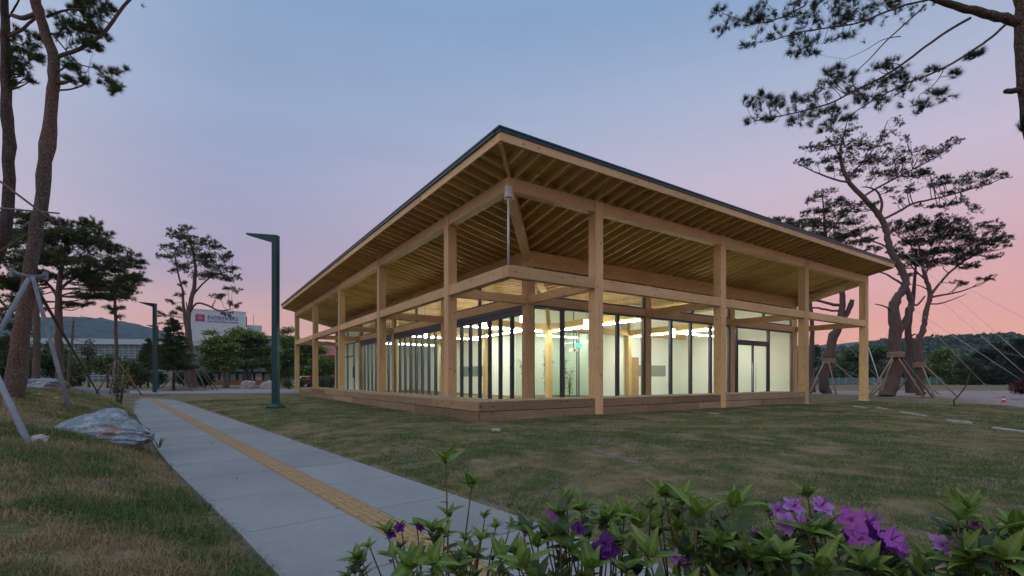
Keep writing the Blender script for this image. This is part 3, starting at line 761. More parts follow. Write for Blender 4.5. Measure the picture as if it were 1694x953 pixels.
def make_tree(name, label, d, trunks, limbs=(), pads=(), kind='pine', group=None, n_per=1.0, bark_='pine_bark', leaf='needles', tuft=(.30, .02, 9), sides=8,
              cat='tree', seg=3, flatten=1.0, base=True, depth_k=.8, sub=.5, knots=0, extra=2):
    """trunks, limbs: pixel polylines (x, y, width); pads: foliage clumps (x, y, rx, ry) in pixels"""
    allp = []; mb = MB(); pts_for_limbs = []
    root_p = None
    for i, tr in enumerate(trunks):
        p, r = ppath(tr, d)
        if i == 0:
            if base:
                g = tz(p[0][0], p[0][1]); p[0][2] = g - .05
            root_p = p[0].copy()
        sp, sr = smooth_path(p, r, seg, .09)
        if i == 0 and base: sr[0] *= 1.22; sr[1] *= 1.06
        for q_ in range(knots):
            kk = rs.randint(2, max(3, len(sr) - 2)); sr[kk] *= 1.16
        mb.tube(sp, sr, sides); pts_for_limbs += list(zip(sp[len(sp)//3:], sr[len(sp)//3:]))
    o = empty(name, root_p)
    for lm in limbs:
        p, r = ppath(lm, d, rs.uniform(-.12, .12) * d * .4)
        sp, sr = smooth_path(p, r, seg, .1); mb.tube(sp, sr, max(4, sides - 2)); pts_for_limbs += list(zip(sp[len(sp)//4:], sr[len(sp)//4:]))
    TP, TD = [], []
    P_ = np.array([q[0] for q in pts_for_limbs]) if pts_for_limbs else None
    if kind == 'pine':
        ex = []
        for (x, y, rx, ry) in pads:
            for j in range(extra): ex.append((x + rs.uniform(-1.05, 1.05) * rx, y + rs.uniform(-1.1, 1.0) * ry, rx * rs.uniform(.35, .7), ry * rs.uniform(.4, .75)))
        pads = list(pads) + ex
    for pd in pads:
        x, y, rx, ry = pd[:4]; m_ = d / F
        dd = d + rs.uniform(-1, 1) * rx * m_ * depth_k * .6
        c = np.array(px(x, y, dd)); a, b = rx * m_, ry * m_
        n = max(8, int(n_per * DENS.get(kind, 1) * (a * a * 9 + a * b * 12)))
        u = rs.normal(size=(n, 3)); u /= np.linalg.norm(u, axis=1, keepdims=True); rad = rs.rand(n, 1) ** .4
        brs = []
        if kind == 'pine':
            nb = int(np.clip(3 + n / 22, 4, 16)); ends = []
            for j in range(nb):
                an = rs.uniform(0, 2 * np.pi); le = rs.uniform(.55, 1.25); ez = rs.uniform(-.75, 1.0) * b
                ends.append(np.array([np.cos(an) * a * le, np.sin(an) * a * depth_k * le, ez]))
            ends = np.array(ends); which = rs.randint(nb, size=n); tt = rs.rand(n, 1) ** .6 * .85 + .18
            q = ends[which] * tt + rs.normal(size=(n, 3)) * np.array([.17 * a, .17 * a, .24 * b]) * (1.25 - .5 * tt) + np.array([0, 0, .2]) * (1 - (2 * tt - 1) ** 2) * b
            tp = c + q; od = ends[which] / np.maximum(np.linalg.norm(ends[which], axis=1, keepdims=True), 1e-6)
            TP.append(tp); TD.append(od * .7 + rs.normal(size=(n, 3)) * .45 + np.array([0, 0, .55])); brs = ends
        else:
            q = u * rad * np.array([a, a * depth_k, b]); tp = c + q
            TP.append(tp); dv = u * np.array([1, 1, .5]) + np.array([0, 0, .7]); TD.append(dv)
        # limb to the clump, then twigs
        if P_ is not None:
            dist = np.linalg.norm(P_ - c, axis=1) + 1.2 * np.clip(P_[:, 2] - c[2], 0, None)
            k = int(np.argmin(dist)); s0, r0 = P_[k], min(pts_for_limbs[k][1] * .5, .03 * a + .02)
            lo = c - np.array([0, 0, b * .3]); mid = (s0 + lo) / 2 + rs.normal(size=3) * .06 * np.linalg.norm(lo - s0) - np.array([0, 0, .04 * np.linalg.norm(lo - s0)])
            sp, sr = smooth_path([s0, mid, lo], [r0, r0 * .75, r0 * .4], 3)
            mb.tube(sp, sr, 5)
            for en in brs:
                mb.tube([c * .75 + sp[-2] * .25, c + en * .5 + np.array([0, 0, .14 * b]), c + en], [r0 * .35, r0 * .25, r0 * .1], 4, False)
            for j in range(max(3, int(n * sub * (.08 if kind == 'pine' else .2)))):
                e_ = tp[rs.randint(n)]; s_ = sp[rs.randint(len(sp)//2, len(sp))]
                mb.tube([s_, (s_ + e_) / 2 + rs.normal(size=3) * .05 * a, e_], [r0 * .32, r0 * .22, r0 * .1], 3, False)
    me = mb.mesh('trunk', M[bark_], True); t = link('trunk', me, o); t.location = -Vector(root_p)
    if TP:
        TP = np.concatenate(TP); TD = np.concatenate(TD)
        L, wd, nn = tuft
        if kind == 'pine': me = needle_mesh('crown', TP, TD, nn, L, wd, M[leaf])
        else:
            k_ = nn; Q = np.repeat(TP, k_, 0) + rs.normal(size=(len(TP) * k_, 3)) * L * np.array([1, 1, .45])
            me = leaf_mesh('crown', Q, L, wd, M[leaf], .55 if kind == 'leaf' else .3)
        c = link('crown', me, o); c.location = -Vector(root_p)
    tag(o, label, cat, group)
    return o
NTRI = [0]

# ------------------------------------------------------------------ foreground pines, left
make_tree('pine_tree', 'tall red barked pine with a peeling trunk, propped by grey poles on the left bank', 9.7,
    [[(20, 660, 38), (30, 590, 33), (40, 520, 29), (50, 440, 25), (66, 345, 25), (78, 240, 23), (88, 150, 22), (88, 95, 21), (70, 40, 20), (57, -15, 20), (50, -120, 17), (60, -240, 10)]],
    [[(92, 95, 8), (120, 86, 8), (140, 76, 7.5), (165, 60, 7), (183, 40, 6.5), (203, 12, 6), (225, -12, 5), (250, -50, 3)],
     [(78, 28, 6), (98, 20, 5), (115, 16, 4), (135, 15, 3)],
     [(60, 22, 9), (38, 30, 10), (20, 25, 9)], [(58, 30, 6), (35, 50, 6), (14, 60, 6)],
     [(86, 55, 3), (105, 78, 3), (122, 98, 2.6), (136, 108, 2.4), (160, 113, 2), (185, 122, 1.5)]],
    [(150, 12, 30, 16), (125, 2, 30, 16), (165, 28, 22, 14), (140, 42, 28, 16), (118, 52, 24, 15), (158, 55, 18, 12), (135, 72, 22, 12), (155, 78, 14, 10), (110, 40, 20, 12), (178, 12, 12, 8),
     (112, 108, 14, 10), (128, 118, 14, 8), (120, 132, 16, 8), (138, 140, 6, 6), (172, 122, 12, 9), (198, 122, 9, 8), (175, 142, 14, 9), (196, 145, 11, 10), (190, 154, 8, 6),
     (60, -110, 120, 50), (130, -80, 70, 30), (10, -90, 70, 30)],
    group='tall pines on the left bank', n_per=9, tuft=(.11, .0028, 34), sides=14, seg=4, knots=6, sub=.7)
make_tree('pine_tree', 'grey barked pine at the left edge curving in from outside the frame', 10.4,
    [[(-150, 690, 36), (-110, 600, 32), (-62, 520, 30), (-20, 450, 28), (2, 400, 26), (14, 345, 23), (14, 240, 22), (11, 150, 20), (9, 60, 18), (6, 0, 15), (0, -120, 11)]],
    [[(10, 30, 8), (4, 12, 7), (2, -12, 6)], [(12, 62, 5), (25, 70, 3), (45, 78, 2), (60, 84, 1.5)], [(14, 30, 4), (25, 12, 4), (34, -5, 3)]],
    [(35, 78, 20, 12), (52, 68, 16, 12), (28, 98, 14, 12), (48, 92, 22, 12), (62, 100, 12, 8), (35, 112, 20, 10), (25, 122, 12, 6), (38, 130, 12, 6), (22, 142, 5, 5), (30, 60, 12, 10), (12, -60, 60, 30)],
    group='tall pines on the left bank', n_per=9, tuft=(.11, .0028, 34), sides=14, seg=4, knots=5, bark_='dark_bark', sub=.7)
# props of the left pine
def pole(label, a, b, r0, r1, mat, group, cat='prop', name='support_pole', ground=True, n=10):
    if 'left bank' in group: r0, r1 = r0 * .72, r1 * .72
    a, b = Vector(a), Vector(b)
    if ground: b.z = tz(b.x, b.y) - .06
    m = MB(); mid = (a + b) / 2
    m.tube([p - mid for p in (a, a.lerp(b, .33), a.lerp(b, .66), b)], [r1, r1 + (r0 - r1) * .33, r1 + (r0 - r1) * .66, r0], n)
    o = m.build(name, mat, None, True); o.location = mid; tag(o, label, cat, group); return o
def onground(x, y, d0=3, d1=80):
    """where the ray through photo pixel (x, y) meets the terrain"""
    prev = d0
    for d in np.linspace(d0, d1, 1500):
        p = px(x, y, d)
        if p.z < tz(p.x, p.y): return px(x, y, d)
    return px(x, y, d1)
GP, BP, TP_ = M['grey_pole'], M['brown_pole'], M['tan_pole']
g_ = 'poles propping the tall pines on the left bank'
pole('pale grey pole in front of the leaning pine, foot behind the blue rock', px(54, 458, 9.3), onground(117, 680), .052, .045, GP, g_)
pole('pale grey pole from the pine collar out of the left edge', px(48, 460, 9.2), px(-70, 556, 8.0), .06, .05, GP, g_)
pole('grey pole crossing behind the leaning pine down to the right', px(-30, 465, 10.4), onground(137, 642), .05, .045, GP, g_)
pole('dark brown pole leaning right of the pine, its foot by the path', px(61, 478, 9.6), onground(166, 655), .05, .045, BP, g_)
pole('thick grey pole foot in the bottom left corner before the blue rock', px(-30, 570, 6.9), onground(50, 732), .055, .05, GP, g_)
pole('slender grey pole lashed level across both left pines', px(-60, 339, 9.3), px(98, 353, 9.3), .022, .024, GP, g_, ground=False)
pole('brown bamboo pole slanting down across both left pines', px(-40, 270, 9.25), px(88, 366, 9.25), .026, .03, BP, g_, ground=False)
pole('thin brown pole between the two left trunks below the lashing', px(-20, 428, 10.0), px(48, 386, 9.8), .016, .02, BP, g_, ground=False)
m = MB()
c = px(49, 455, 9.7)
for k in range(2): m.tube([c + Vector((math.cos(a) * .26, math.sin(a) * .26 , .02 * k - .02 + .05 * math.sin(a * 2))) for a in np.linspace(0, 2 * math.pi, 19)], .018, 6)
for a in (.3, 2.2, 4.3): m.box(tuple(c + Vector((math.cos(a) * .26 - .03, math.sin(a) * .26 - .03, -.09))), tuple(c + Vector((math.cos(a) * .26 + .03, math.sin(a) * .26 + .03, .09))))
o = m.build('trunk_collar', GP); tag(o, 'pale wooden collar tied round the leaning left pine', 'collar')

# ------------------------------------------------------------------ foreground pine, upper right
make_tree('pine_tree', 'dark pine at the upper right edge with long drooping limbs', 7.0,
    [[(1790, 640, 40), (1770, 500, 36), (1735, 330, 32), (1707, 220, 30), (1697, 140, 30), (1692, 70, 30), (1690, 10, 28), (1680, -60, 24), (1660, -160, 18), (1650, -260, 10)]],
    [[(1690, 38, 22), (1660, 30, 20), (1620, 20, 17), (1580, 10, 14), (1540, -4, 12), (1490, -20, 8), (1430, -35, 5)],
     [(1535, 0, 4), (1500, 8, 4), (1460, 22, 3.5), (1420, 38, 3.2), (1370, 46, 2.6), (1320, 54, 2.2), (1275, 68, 1.6)],
     [(1532, 8, 3), (1510, 28, 3), (1480, 55, 2.6), (1462, 72, 2.4), (1440, 96, 2), (1415, 120, 1.5)],
     [(1605, 30, 6), (1570, 50, 5.5), (1530, 78, 5), (1490, 108, 4.5), (1450, 133, 4), (1410, 152, 3.5), (1370, 172, 3), (1310, 188, 2.2), (1250, 200, 1.4)],
     [(1662, 42, 6), (1640, 62, 5.5), (1610, 83, 5), (1575, 105, 4.5), (1545, 120, 4), (1500, 138, 3.2), (1455, 160, 2.6), (1415, 185, 1.8)],
     [(1330, 10, 2.5), (1290, 30, 2), (1245, 38, 1.6), (1195, 22, 1)],
     [(1490, 60, 2), (1460, 66, 1.4), (1430, 84, 1), (1398, 98, .7)], [(1560, 118, 2), (1545, 140, 1.6), (1520, 158, 1.2)],
     [(1692, 148, 14), (1676, 150, 13), (1662, 152, 10)], [(1697, 180, 6), (1692, 195, 4), (1690, 210, 2)]],
    [(1190, 22, 10, 10), (1215, 32, 16, 10), (1200, 52, 14, 7), (1245, 22, 22, 12), (1270, 38, 24, 14), (1300, 18, 30, 16), (1340, 20, 30, 18), (1330, 50, 30, 14), (1290, 60, 22, 9), (1375, 10, 30, 14),
     (1410, 8, 28, 14), (1385, 40, 28, 12), (1360, 72, 20, 8), (1325, 78, 18, 8), (1250, 70, 18, 7), (1310, 90, 10, 6), (1345, 88, 8, 5), (1460, 4, 22, 9), (1480, 8, 10, 6), (1420, 34, 18, 8), (1400, 62, 10, 6),
     (1265, 160, 10, 9), (1280, 165, 8, 8), (1245, 182, 16, 11), (1270, 190, 24, 13), (1250, 205, 14, 7), (1300, 178, 26, 12), (1335, 168, 26, 13), (1330, 195, 28, 11), (1365, 155, 24, 13), (1380, 180, 30, 13),
     (1370, 205, 22, 9), (1395, 140, 22, 10), (1370, 128, 16, 8), (1385, 118, 10, 6), (1420, 150, 30, 13), (1430, 178, 28, 11), (1455, 135, 26, 11), (1470, 160, 28, 11), (1455, 115, 18, 9), (1480, 112, 16, 8), (1500, 145, 22, 9),
     (1510, 172, 20, 7), (1545, 155, 18, 7), (1570, 158, 14, 6), (1525, 182, 12, 5), (1545, 118, 14, 6), (1605, 97, 10, 5), (1615, 93, 6, 4), (1410, 198, 18, 8), (1375, 218, 14, 6), (1490, 128, 20, 9), (1580, 122, 6, 5),
     (1692, 205, 6, 12), (1500, -60, 120, 40), (1640, -90, 120, 50), (1350, -40, 60, 20), (1780, 20, 60, 40)],
    n_per=9, extra=1, leaf='needles_dark', bark_='dark_bark', tuft=(.095, .0018, 38), sides=14, seg=4, depth_k=.8, sub=.9)

# ------------------------------------------------------------------ big propped pines right of the pavilion
gR = 'big propped pines right of the pavilion'
make_tree('pine_tree', 'twisted pine with a forked trunk and wind blown crown, nearest right of the pavilion', 31,
    [[(1466, 662, 26), (1474, 640, 22), (1484, 614, 21), (1483, 590, 21), (1479, 566, 22), (1482, 540, 24), (1478, 512, 19), (1483, 494, 16), (1492, 482, 15), (1499, 467, 13), (1494, 450, 13), (1484, 432, 13), (1476, 420, 12), (1470, 402, 12),
      (1467, 386, 11), (1459, 364, 11), (1446, 346, 10), (1427, 326, 9), (1407, 304, 8), (1395, 280, 7), (1390, 253, 5), (1396, 222, 3), (1402, 200, 1.5)],
     [(1486, 548, 14), (1497, 535, 14), (1504, 517, 13), (1508, 500, 11), (1502, 484, 10), (1498, 468, 9)]],
    [[(1460, 363, 5), (1475, 356, 5), (1492, 347, 5), (1510, 337, 4.5), (1535, 331, 4), (1562, 325, 3.5), (1598, 315, 3), (1640, 303, 2), (1668, 289, 1)],
     [(1427, 326, 4), (1446, 314, 4), (1468, 302, 3.5), (1490, 290, 3), (1530, 270, 2.5), (1560, 252, 2), (1588, 230, 1)],
     [(1406, 302, 4), (1385, 298, 3.5), (1362, 290, 3), (1338, 280, 2), (1314, 267, 1)], [(1402, 296, 4), (1418, 278, 3), (1436, 258, 2.5), (1455, 232, 2), (1468, 200, 1)],
     [(1456, 355, 6), (1459, 335, 5), (1452, 318, 4), (1440, 311, 3), (1425, 309, 1.5)], [(1392, 262, 3), (1378, 240, 2), (1365, 225, 1)],
     [(1470, 410, 4), (1452, 402, 3), (1428, 396, 2.5), (1395, 400, 1.5), (1370, 392, 1)], [(1497, 473, 5), (1480, 462, 4), (1462, 452, 3), (1440, 446, 2)], [(1490, 440, 3), (1512, 430, 2.5), (1540, 425, 1.5)],
     [(1480, 520, 4), (1466, 508, 3), (1448, 503, 2)], [(1507, 500, 4), (1516, 505, 4), (1524, 498, 3.5), (1530, 490, 3)], [(1478, 432, 3), (1455, 424, 2), (1432, 426, 1.5)]],
    [(1400, 222, 22, 10), (1378, 240, 22, 9), (1355, 246, 18, 7), (1333, 245, 12, 5), (1326, 268, 11, 6), (1352, 268, 18, 7), (1380, 262, 22, 8), (1410, 246, 22, 10), (1420, 268, 24, 10), (1440, 240, 22, 10), (1450, 262, 26, 10),
     (1470, 222, 14, 10), (1482, 205, 10, 8), (1476, 248, 18, 9), (1495, 268, 22, 8), (1500, 232, 8, 7), (1530, 262, 18, 8), (1552, 248, 16, 8), (1572, 238, 12, 6), (1584, 232, 7, 4), (1520, 250, 14, 6), (1410, 290, 18, 6), (1380, 284, 14, 6),
     (1440, 290, 22, 7), (1475, 288, 22, 8), (1510, 290, 24, 8), (1540, 288, 18, 7), (1545, 306, 20, 6), (1575, 300, 20, 8), (1602, 300, 22, 8), (1630, 288, 18, 7), (1648, 296, 16, 6), (1664, 288, 6, 3), (1620, 308, 18, 5),
     (1580, 318, 18, 5), (1590, 336, 16, 6), (1612, 350, 12, 8), (1556, 342, 18, 5), (1530, 344, 12, 4), (1500, 312, 18, 6), (1470, 315, 14, 6), (1440, 338, 14, 5), (1490, 332, 12, 5), (1395, 340, 16, 5), (1425, 348, 16, 5), (1475, 372, 12, 6), (1440, 396, 14, 4)],
    group=gR, n_per=3.6, extra=2, tuft=(.14, .009, 12), sides=12, seg=4, sub=.9, leaf='needles_dark', knots=5)
make_tree('pine_tree', 'pine with a broken side stub seen between the two right columns, crown above the roof', 36,
    [[(1367, 660, 20), (1364, 640, 18), (1364, 616, 17), (1371, 592, 17), (1378, 561, 17), (1388, 540, 14), (1392, 518, 12), (1394, 498, 11), (1392, 480, 10), (1386, 450, 9), (1374, 420, 8), (1366, 395, 7), (1364, 365, 5), (1362, 340, 3), (1360, 322, 1.5)],
     [(1388, 541, 9), (1396, 527, 9), (1404, 512, 9), (1410, 496, 8)]],
    [[(1391, 505, 6), (1378, 504, 6), (1364, 500, 5), (1350, 497, 5), (1330, 495, 3)], [(1389, 514, 4), (1376, 514, 4), (1360, 511, 4), (1348, 509, 3.5), (1330, 512, 2)],
     [(1366, 388, 3), (1380, 372, 3), (1398, 356, 2), (1415, 342, 1)], [(1368, 398, 3), (1390, 390, 3), (1415, 380, 2), (1440, 366, 1)], [(1365, 372, 3), (1345, 362, 2), (1325, 366, 1.5), (1300, 376, 1)]],
    [(1365, 322, 14, 8), (1345, 330, 10, 7), (1382, 335, 16, 8), (1338, 352, 12, 7), (1362, 350, 20, 8), (1385, 356, 20, 8), (1335, 372, 18, 7), (1312, 376, 12, 6), (1292, 374, 10, 5), (1360, 372, 22, 8), (1390, 376, 22, 7), (1415, 366, 16, 6),
     (1345, 388, 18, 6), (1378, 394, 26, 6), (1410, 388, 20, 6), (1432, 380, 16, 5), (1395, 404, 22, 5), (1425, 400, 16, 5), (1440, 412, 14, 4), (1400, 420, 18, 4)],
    group=gR, n_per=4.6, tuft=(.17, .010, 12), sides=10, seg=4, sub=.6, leaf='needles', knots=4)
make_tree('pine_tree', 'upright pine with broad wind swept crown, farthest right of the propped pines', 33,
    [[(1522, 666, 18), (1521, 640, 15), (1521, 612, 14), (1521, 584, 14), (1519, 565, 15), (1525, 551, 11), (1529, 535, 10), (1531, 520, 11), (1535, 505, 9), (1539, 490, 10), (1537, 478, 9), (1532, 462, 8), (1528, 446, 7), (1524, 425, 5), (1520, 405, 3)]],
    [[(1539, 488, 6), (1552, 472, 5), (1570, 452, 4.5), (1598, 430, 4), (1630, 412, 3), (1662, 392, 1.5)], [(1530, 455, 5), (1542, 430, 4), (1552, 408, 3), (1566, 388, 2)], [(1540, 492, 5), (1560, 488, 4), (1590, 482, 3), (1625, 468, 2), (1650, 456, 1)],
     [(1533, 465, 4), (1515, 448, 3), (1500, 432, 2)], [(1526, 437, 4), (1512, 415, 3), (1500, 395, 2)], [(1537, 503, 3), (1556, 502, 3), (1580, 494, 2), (1600, 486, 1)], [(1536, 480, 3), (1520, 472, 2), (1500, 470, 1.5)]],
    [(1500, 372, 16, 8), (1518, 362, 14, 7), (1520, 382, 22, 10), (1545, 372, 22, 10), (1570, 368, 22, 10), (1592, 374, 18, 10), (1556, 392, 30, 12), (1585, 396, 28, 11), (1530, 400, 24, 10), (1605, 402, 22, 10), (1635, 372, 14, 8), (1650, 382, 14, 10),
     (1664, 394, 12, 9), (1668, 406, 9, 6), (1640, 402, 20, 8), (1620, 420, 22, 7), (1595, 420, 24, 8), (1565, 416, 28, 8), (1535, 422, 22, 8), (1500, 402, 16, 8), (1482, 384, 12, 8), (1486, 415, 14, 6), (1510, 436, 18, 6), (1560, 436, 24, 6), (1645, 424, 12, 5),
     (1628, 462, 12, 4), (1600, 440, 16, 5), (1480, 440, 14, 4), (1500, 455, 12, 4), (1585, 470, 14, 3)],
    group=gR, n_per=4.6, tuft=(.16, .009, 13), sides=10, seg=4, sub=.8, leaf='needles_dark', knots=6)
make_tree('pine_tree', 'slim dark pine trunk just right of the end wall, mostly hidden by the columns', 40,
    [[(1344, 655, 12), (1341, 620, 11), (1342, 585, 10), (1344, 550, 8), (1342, 520, 7), (1338, 480, 6), (1330, 430, 5), (1322, 395, 3)]], [], [(1300, 372, 16, 5), (1285, 366, 12, 4), (1318, 382, 14, 6)], group=gR, n_per=3, tuft=(.27, .015, 10), seg=3, sub=.5)
make_tree('pine_tree', 'thick old pine trunk behind the forked pine', 38,
    [[(1507, 660, 18), (1505, 635, 16), (1503, 610, 16), (1506, 580, 14), (1502, 550, 12), (1506, 520, 9), (1512, 480, 7), (1515, 440, 4)]], [[(1503, 562, 4), (1512, 553, 3), (1518, 556, 2)]], [(1515, 430, 18, 6), (1495, 425, 16, 5), (1530, 440, 14, 5)], group=gR, n_per=3, tuft=(.27, .015, 10), seg=3, bark_='dark_bark', sub=.5)
gs = 'support poles of the pines right of the pavilion'
def prop(label, x0, y0, x1, y1, d, d1=None, mat=None, r=.055): pole(label, px(x0, y0, d), px(x1, y1, d1 or d), r, r * .85, mat or TP_, gs)
prop('tan prop of the forked pine going left to the right end column', 1476, 591, 1436, 641, 30.4, 29.5)
prop('tan prop of the forked pine set close left of its trunk', 1477, 594, 1452, 664, 30.6, 30.5)
prop('tan prop of the forked pine leaning right in front', 1487, 593, 1530, 668, 30.5, 29.2)
prop('long brown prop of the forked pine leaning farthest right', 1491, 591, 1545, 669, 30.7, 29, M['brown_pole'])
prop('thin back prop of the forked pine crossing low to the left', 1489, 610, 1441, 654, 32, 33, r=.045)
prop('thin back prop of the forked pine crossing low to the right', 1500, 626, 1478, 655, 33, 34, r=.045)
prop('tan prop of the stub pine going left behind the end column', 1363, 599, 1337, 630, 35.5, 34)
prop('pale tan prop in front of the stub pine', 1371, 599, 1384, 659, 35.4, 34)
prop('tan prop of the stub pine going right behind the corner column', 1379, 599, 1440, 652, 35.8, 35)
prop('brown prop crossing low left of the stub pine', 1354, 628, 1340, 658, 36.5, 36, M['brown_pole'])
prop('tan prop of the upright pine leaning far right', 1529, 604, 1585, 668, 32.6, 31)
prop('short tan prop of the upright pine beside its trunk', 1526, 606, 1546, 669, 32.5, 31)
prop('thin prop behind the upright pine pointing right', 1528, 636, 1556, 657, 35, 35, r=.04)
for x, y, d, r, lab in ((1482, 587, 31, .44, 'rope collar round the forked pine where its props meet'), (1371, 597, 36, .42, 'rope collar round the stub pine where its props meet'), (1521, 604, 33, .32, 'rope collar round the upright pine at its props')):
    m = MB(); c = px(x, y, d)
    for k in range(4): m.tube([c + Vector((math.cos(a) * r, math.sin(a) * r, .09 * k - .14)) for a in np.linspace(0, 2 * math.pi, 17)], .045, 5)
    o = m.build('rope_collar', M['tan_pole'], None, True); tag(o, lab, 'collar', 'rope collars on the propped pines')
# guy wires
gw = 'guy wires holding the pines'
def wire(label, a, b, r=.009):
    m = MB(); mid = (a + b) / 2; m.tube([a - mid, b - mid], r, 5); o = m.build('guy_wire', M['steel'], None, True); o.location = mid; tag(o, label, 'wire', gw)
wire('highest guy wire running off the right edge', px(1560, 455, 32), px(1760, 562, 26))
wire('second guy wire passing over the right hand hill', px(1500, 420, 31), px(1760, 650, 25))
wire('guy wire slanting down from the crowns to the dark pines', px(1548, 490, 33), px(1720, 640, 27))
wire('guy wire from the upright pine to the gravel yard peg', px(1521, 525, 33), onground(1646, 654))
wire('guy wire ending by the gravel beside the cone', px(1500, 505, 31), px(1730, 655, 27))
wire('pale guy wire between corner column and forked pine trunk', px(1437, 575, 33), onground(1463, 655), .03)
wire('guy wire crossing behind the corner column', px(1390, 560, 36), px(1482, 655, 40))
wire('guy wire from the fork down to the left', px(1505, 515, 31), px(1390, 640, 40))
wire('thin guy wire left of the stub pine', px(1372, 560, 36), px(1335, 645, 38))
wire('guy wire from the stub pine low to the right', px(1372, 600, 36), px(1480, 650, 41))
wire('guy wire behind the right column up to the stub pine', px(1440, 500, 38), px(1330, 650, 38))
m = MB(); p0 = onground(1581, 672)
pp, rr_ = smooth_path([px(1581, 672, p0.y) - Vector((0, 0, .1)), px(1578, 664, p0.y), px(1585, 655, p0.y), px(1597, 640, p0.y), px(1604, 620, p0.y), px(1612, 606, p0.y)], [.03, .03, .028, .026, .022, .014], 3, .3)
o = MB(); o.tube([Vector(p) - p0 for p in pp], rr_, 7); o = o.build('fallen_branch', M['dark_bark'], None, True); o.location = p0; tag(o, 'crooked dark branch leaning upright beside the far right prop', 'branch')

# ------------------------------------------------------------------ trees and buildings beyond, left
gL = 'trees on the left beyond the bank'
make_tree('pine_tree', 'dense dark pine with layered crown behind the leaning left trunk', 24,
    [[(99, 640, 17), (99, 600, 15), (98, 560, 14), (97, 520, 14), (97, 490, 12), (100, 455, 9), (105, 425, 8), (112, 395, 5), (118, 372, 3)]],
    [[(97, 495, 8), (84, 475, 6), (62, 455, 5), (35, 440, 3)], [(98, 480, 7), (120, 462, 5), (150, 450, 4), (185, 445, 2)]],
    [(40, 362, 26, 10), (80, 370, 24, 10), (125, 378, 24, 10), (148, 372, 14, 8), (165, 392, 18, 9), (100, 392, 40, 12), (20, 385, 30, 12), (60, 400, 36, 12), (140, 405, 34, 12), (185, 415, 22, 8), (200, 432, 26, 10), (110, 425, 40, 12), (40, 430, 40, 12),
     (165, 440, 36, 11), (220, 440, 18, 7), (215, 462, 24, 8), (130, 455, 34, 9), (60, 460, 40, 12), (20, 470, 30, 14), (175, 470, 32, 9), (150, 490, 24, 7), (40, 500, 30, 10), (205, 480, 18, 5), (130, 505, 18, 5)],
    group=gL, n_per=6.5, extra=3, tuft=(.17, .010, 12), sides=10, leaf='needles', sub=.5)
make_tree('pine_tree', 'dark pine trunk and crown between the two nearest left trunks', 21,
    [[(60, 636, 16), (60, 600, 14), (60, 560, 13), (61, 520, 12), (58, 470, 9), (50, 430, 6)]], [], [(20, 400, 30, 10), (50, 415, 24, 9), (10, 440, 26, 12), (5, 520, 22, 12), (20, 545, 20, 10), (0, 570, 20, 14)], group=gL, n_per=4, tuft=(.2, .011, 12), sides=9, leaf='needles')
make_tree('pine_tree', 'thin dark trunk close beside the leaning left pine', 26, [[(44, 634, 9), (45, 590, 8), (46, 540, 7), (44, 500, 5)]], [], [(30, 470, 20, 8), (52, 480, 16, 7)], group=gL, n_per=4, tuft=(.2, .011, 12), sides=7, leaf='needles')
make_tree('pine_tree', 'slender propped pine with flat crown left of the second lamp post', 34,
    [[(193, 640, 9), (193, 600, 7), (192, 560, 6.5), (191, 525, 6), (190, 495, 5), (186, 470, 3)]], [], [(190, 510, 12, 5), (175, 492, 26, 7), (205, 490, 20, 5), (160, 478, 20, 6), (215, 475, 20, 6), (228, 462, 14, 5), (190, 460, 22, 7), (192, 520, 8, 5)], group=gL, n_per=3.5, tuft=(.25, .013, 12), sides=8)
pr = lambda lab, x0, y0, x1, y1, d, mat=GP, r=.045: pole(lab, px(x0, y0, d), px(x1, y1, d - .5), r, r * .9, mat, 'props of the pines left of the pavilion')
pr('pale prop left of the slender pine by the yellow shrub', 191, 596, 181, 640, 33.8); pr('dark prop right of the slender pine by the yellow shrub', 194, 596, 236, 640, 33.8, BP); pr('thin prop behind the yellow shrub', 190, 600, 158, 634, 34, BP)
make_tree('pine_tree', 'lone open crowned pine standing left of the tall lamp post', 44,
    [[(320, 641, 13), (319, 615, 11.5), (316, 585, 11), (312, 555, 10.5), (311, 525, 9), (317, 495, 8), (322, 468, 7), (323, 440, 5), (318, 412, 4), (310, 385, 2)],
     [(312, 560, 6), (306, 530, 6), (303, 500, 5), (302, 480, 4), (294, 450, 3), (290, 425, 2)]],
    [[(313, 520, 4), (325, 502, 4), (345, 506, 3.5), (362, 514, 3), (380, 512, 1.5)], [(318, 490, 4), (335, 470, 3), (355, 455, 2.5), (385, 448, 1.5)]],
    [(284, 384, 9, 6), (296, 392, 13, 8), (310, 380, 12, 6), (318, 398, 20, 9), (340, 402, 16, 8), (356, 412, 12, 6), (280, 410, 12, 6), (270, 425, 12, 6), (298, 416, 18, 9), (330, 422, 22, 9), (362, 428, 16, 7), (376, 424, 8, 5), (308, 440, 18, 8), (350, 442, 22, 7), (382, 446, 14, 6),
     (392, 460, 8, 5), (338, 458, 22, 7), (366, 462, 16, 6), (384, 480, 12, 5), (366, 492, 12, 5), (388, 506, 10, 5), (378, 520, 8, 6), (290, 448, 8, 5), (296, 490, 7, 4), (286, 500, 8, 4), (268, 520, 8, 4), (276, 535, 9, 4), (300, 470, 8, 5), (276, 548, 6, 3)],
    group=gL, n_per=3.2, extra=2, tuft=(.2, .014, 11), sides=9, leaf='needles_soft', sub=1.0)
make_tree('pine_tree', 'slim trunk right behind the lone open crowned pine', 47, [[(312, 640, 7), (313, 600, 6), (316, 560, 5), (313, 530, 3), (308, 500, 2)]], [], [(300, 512, 7, 4), (285, 522, 6, 4)], group=gL, n_per=2.5, tuft=(.3, .016, 10), sides=7)
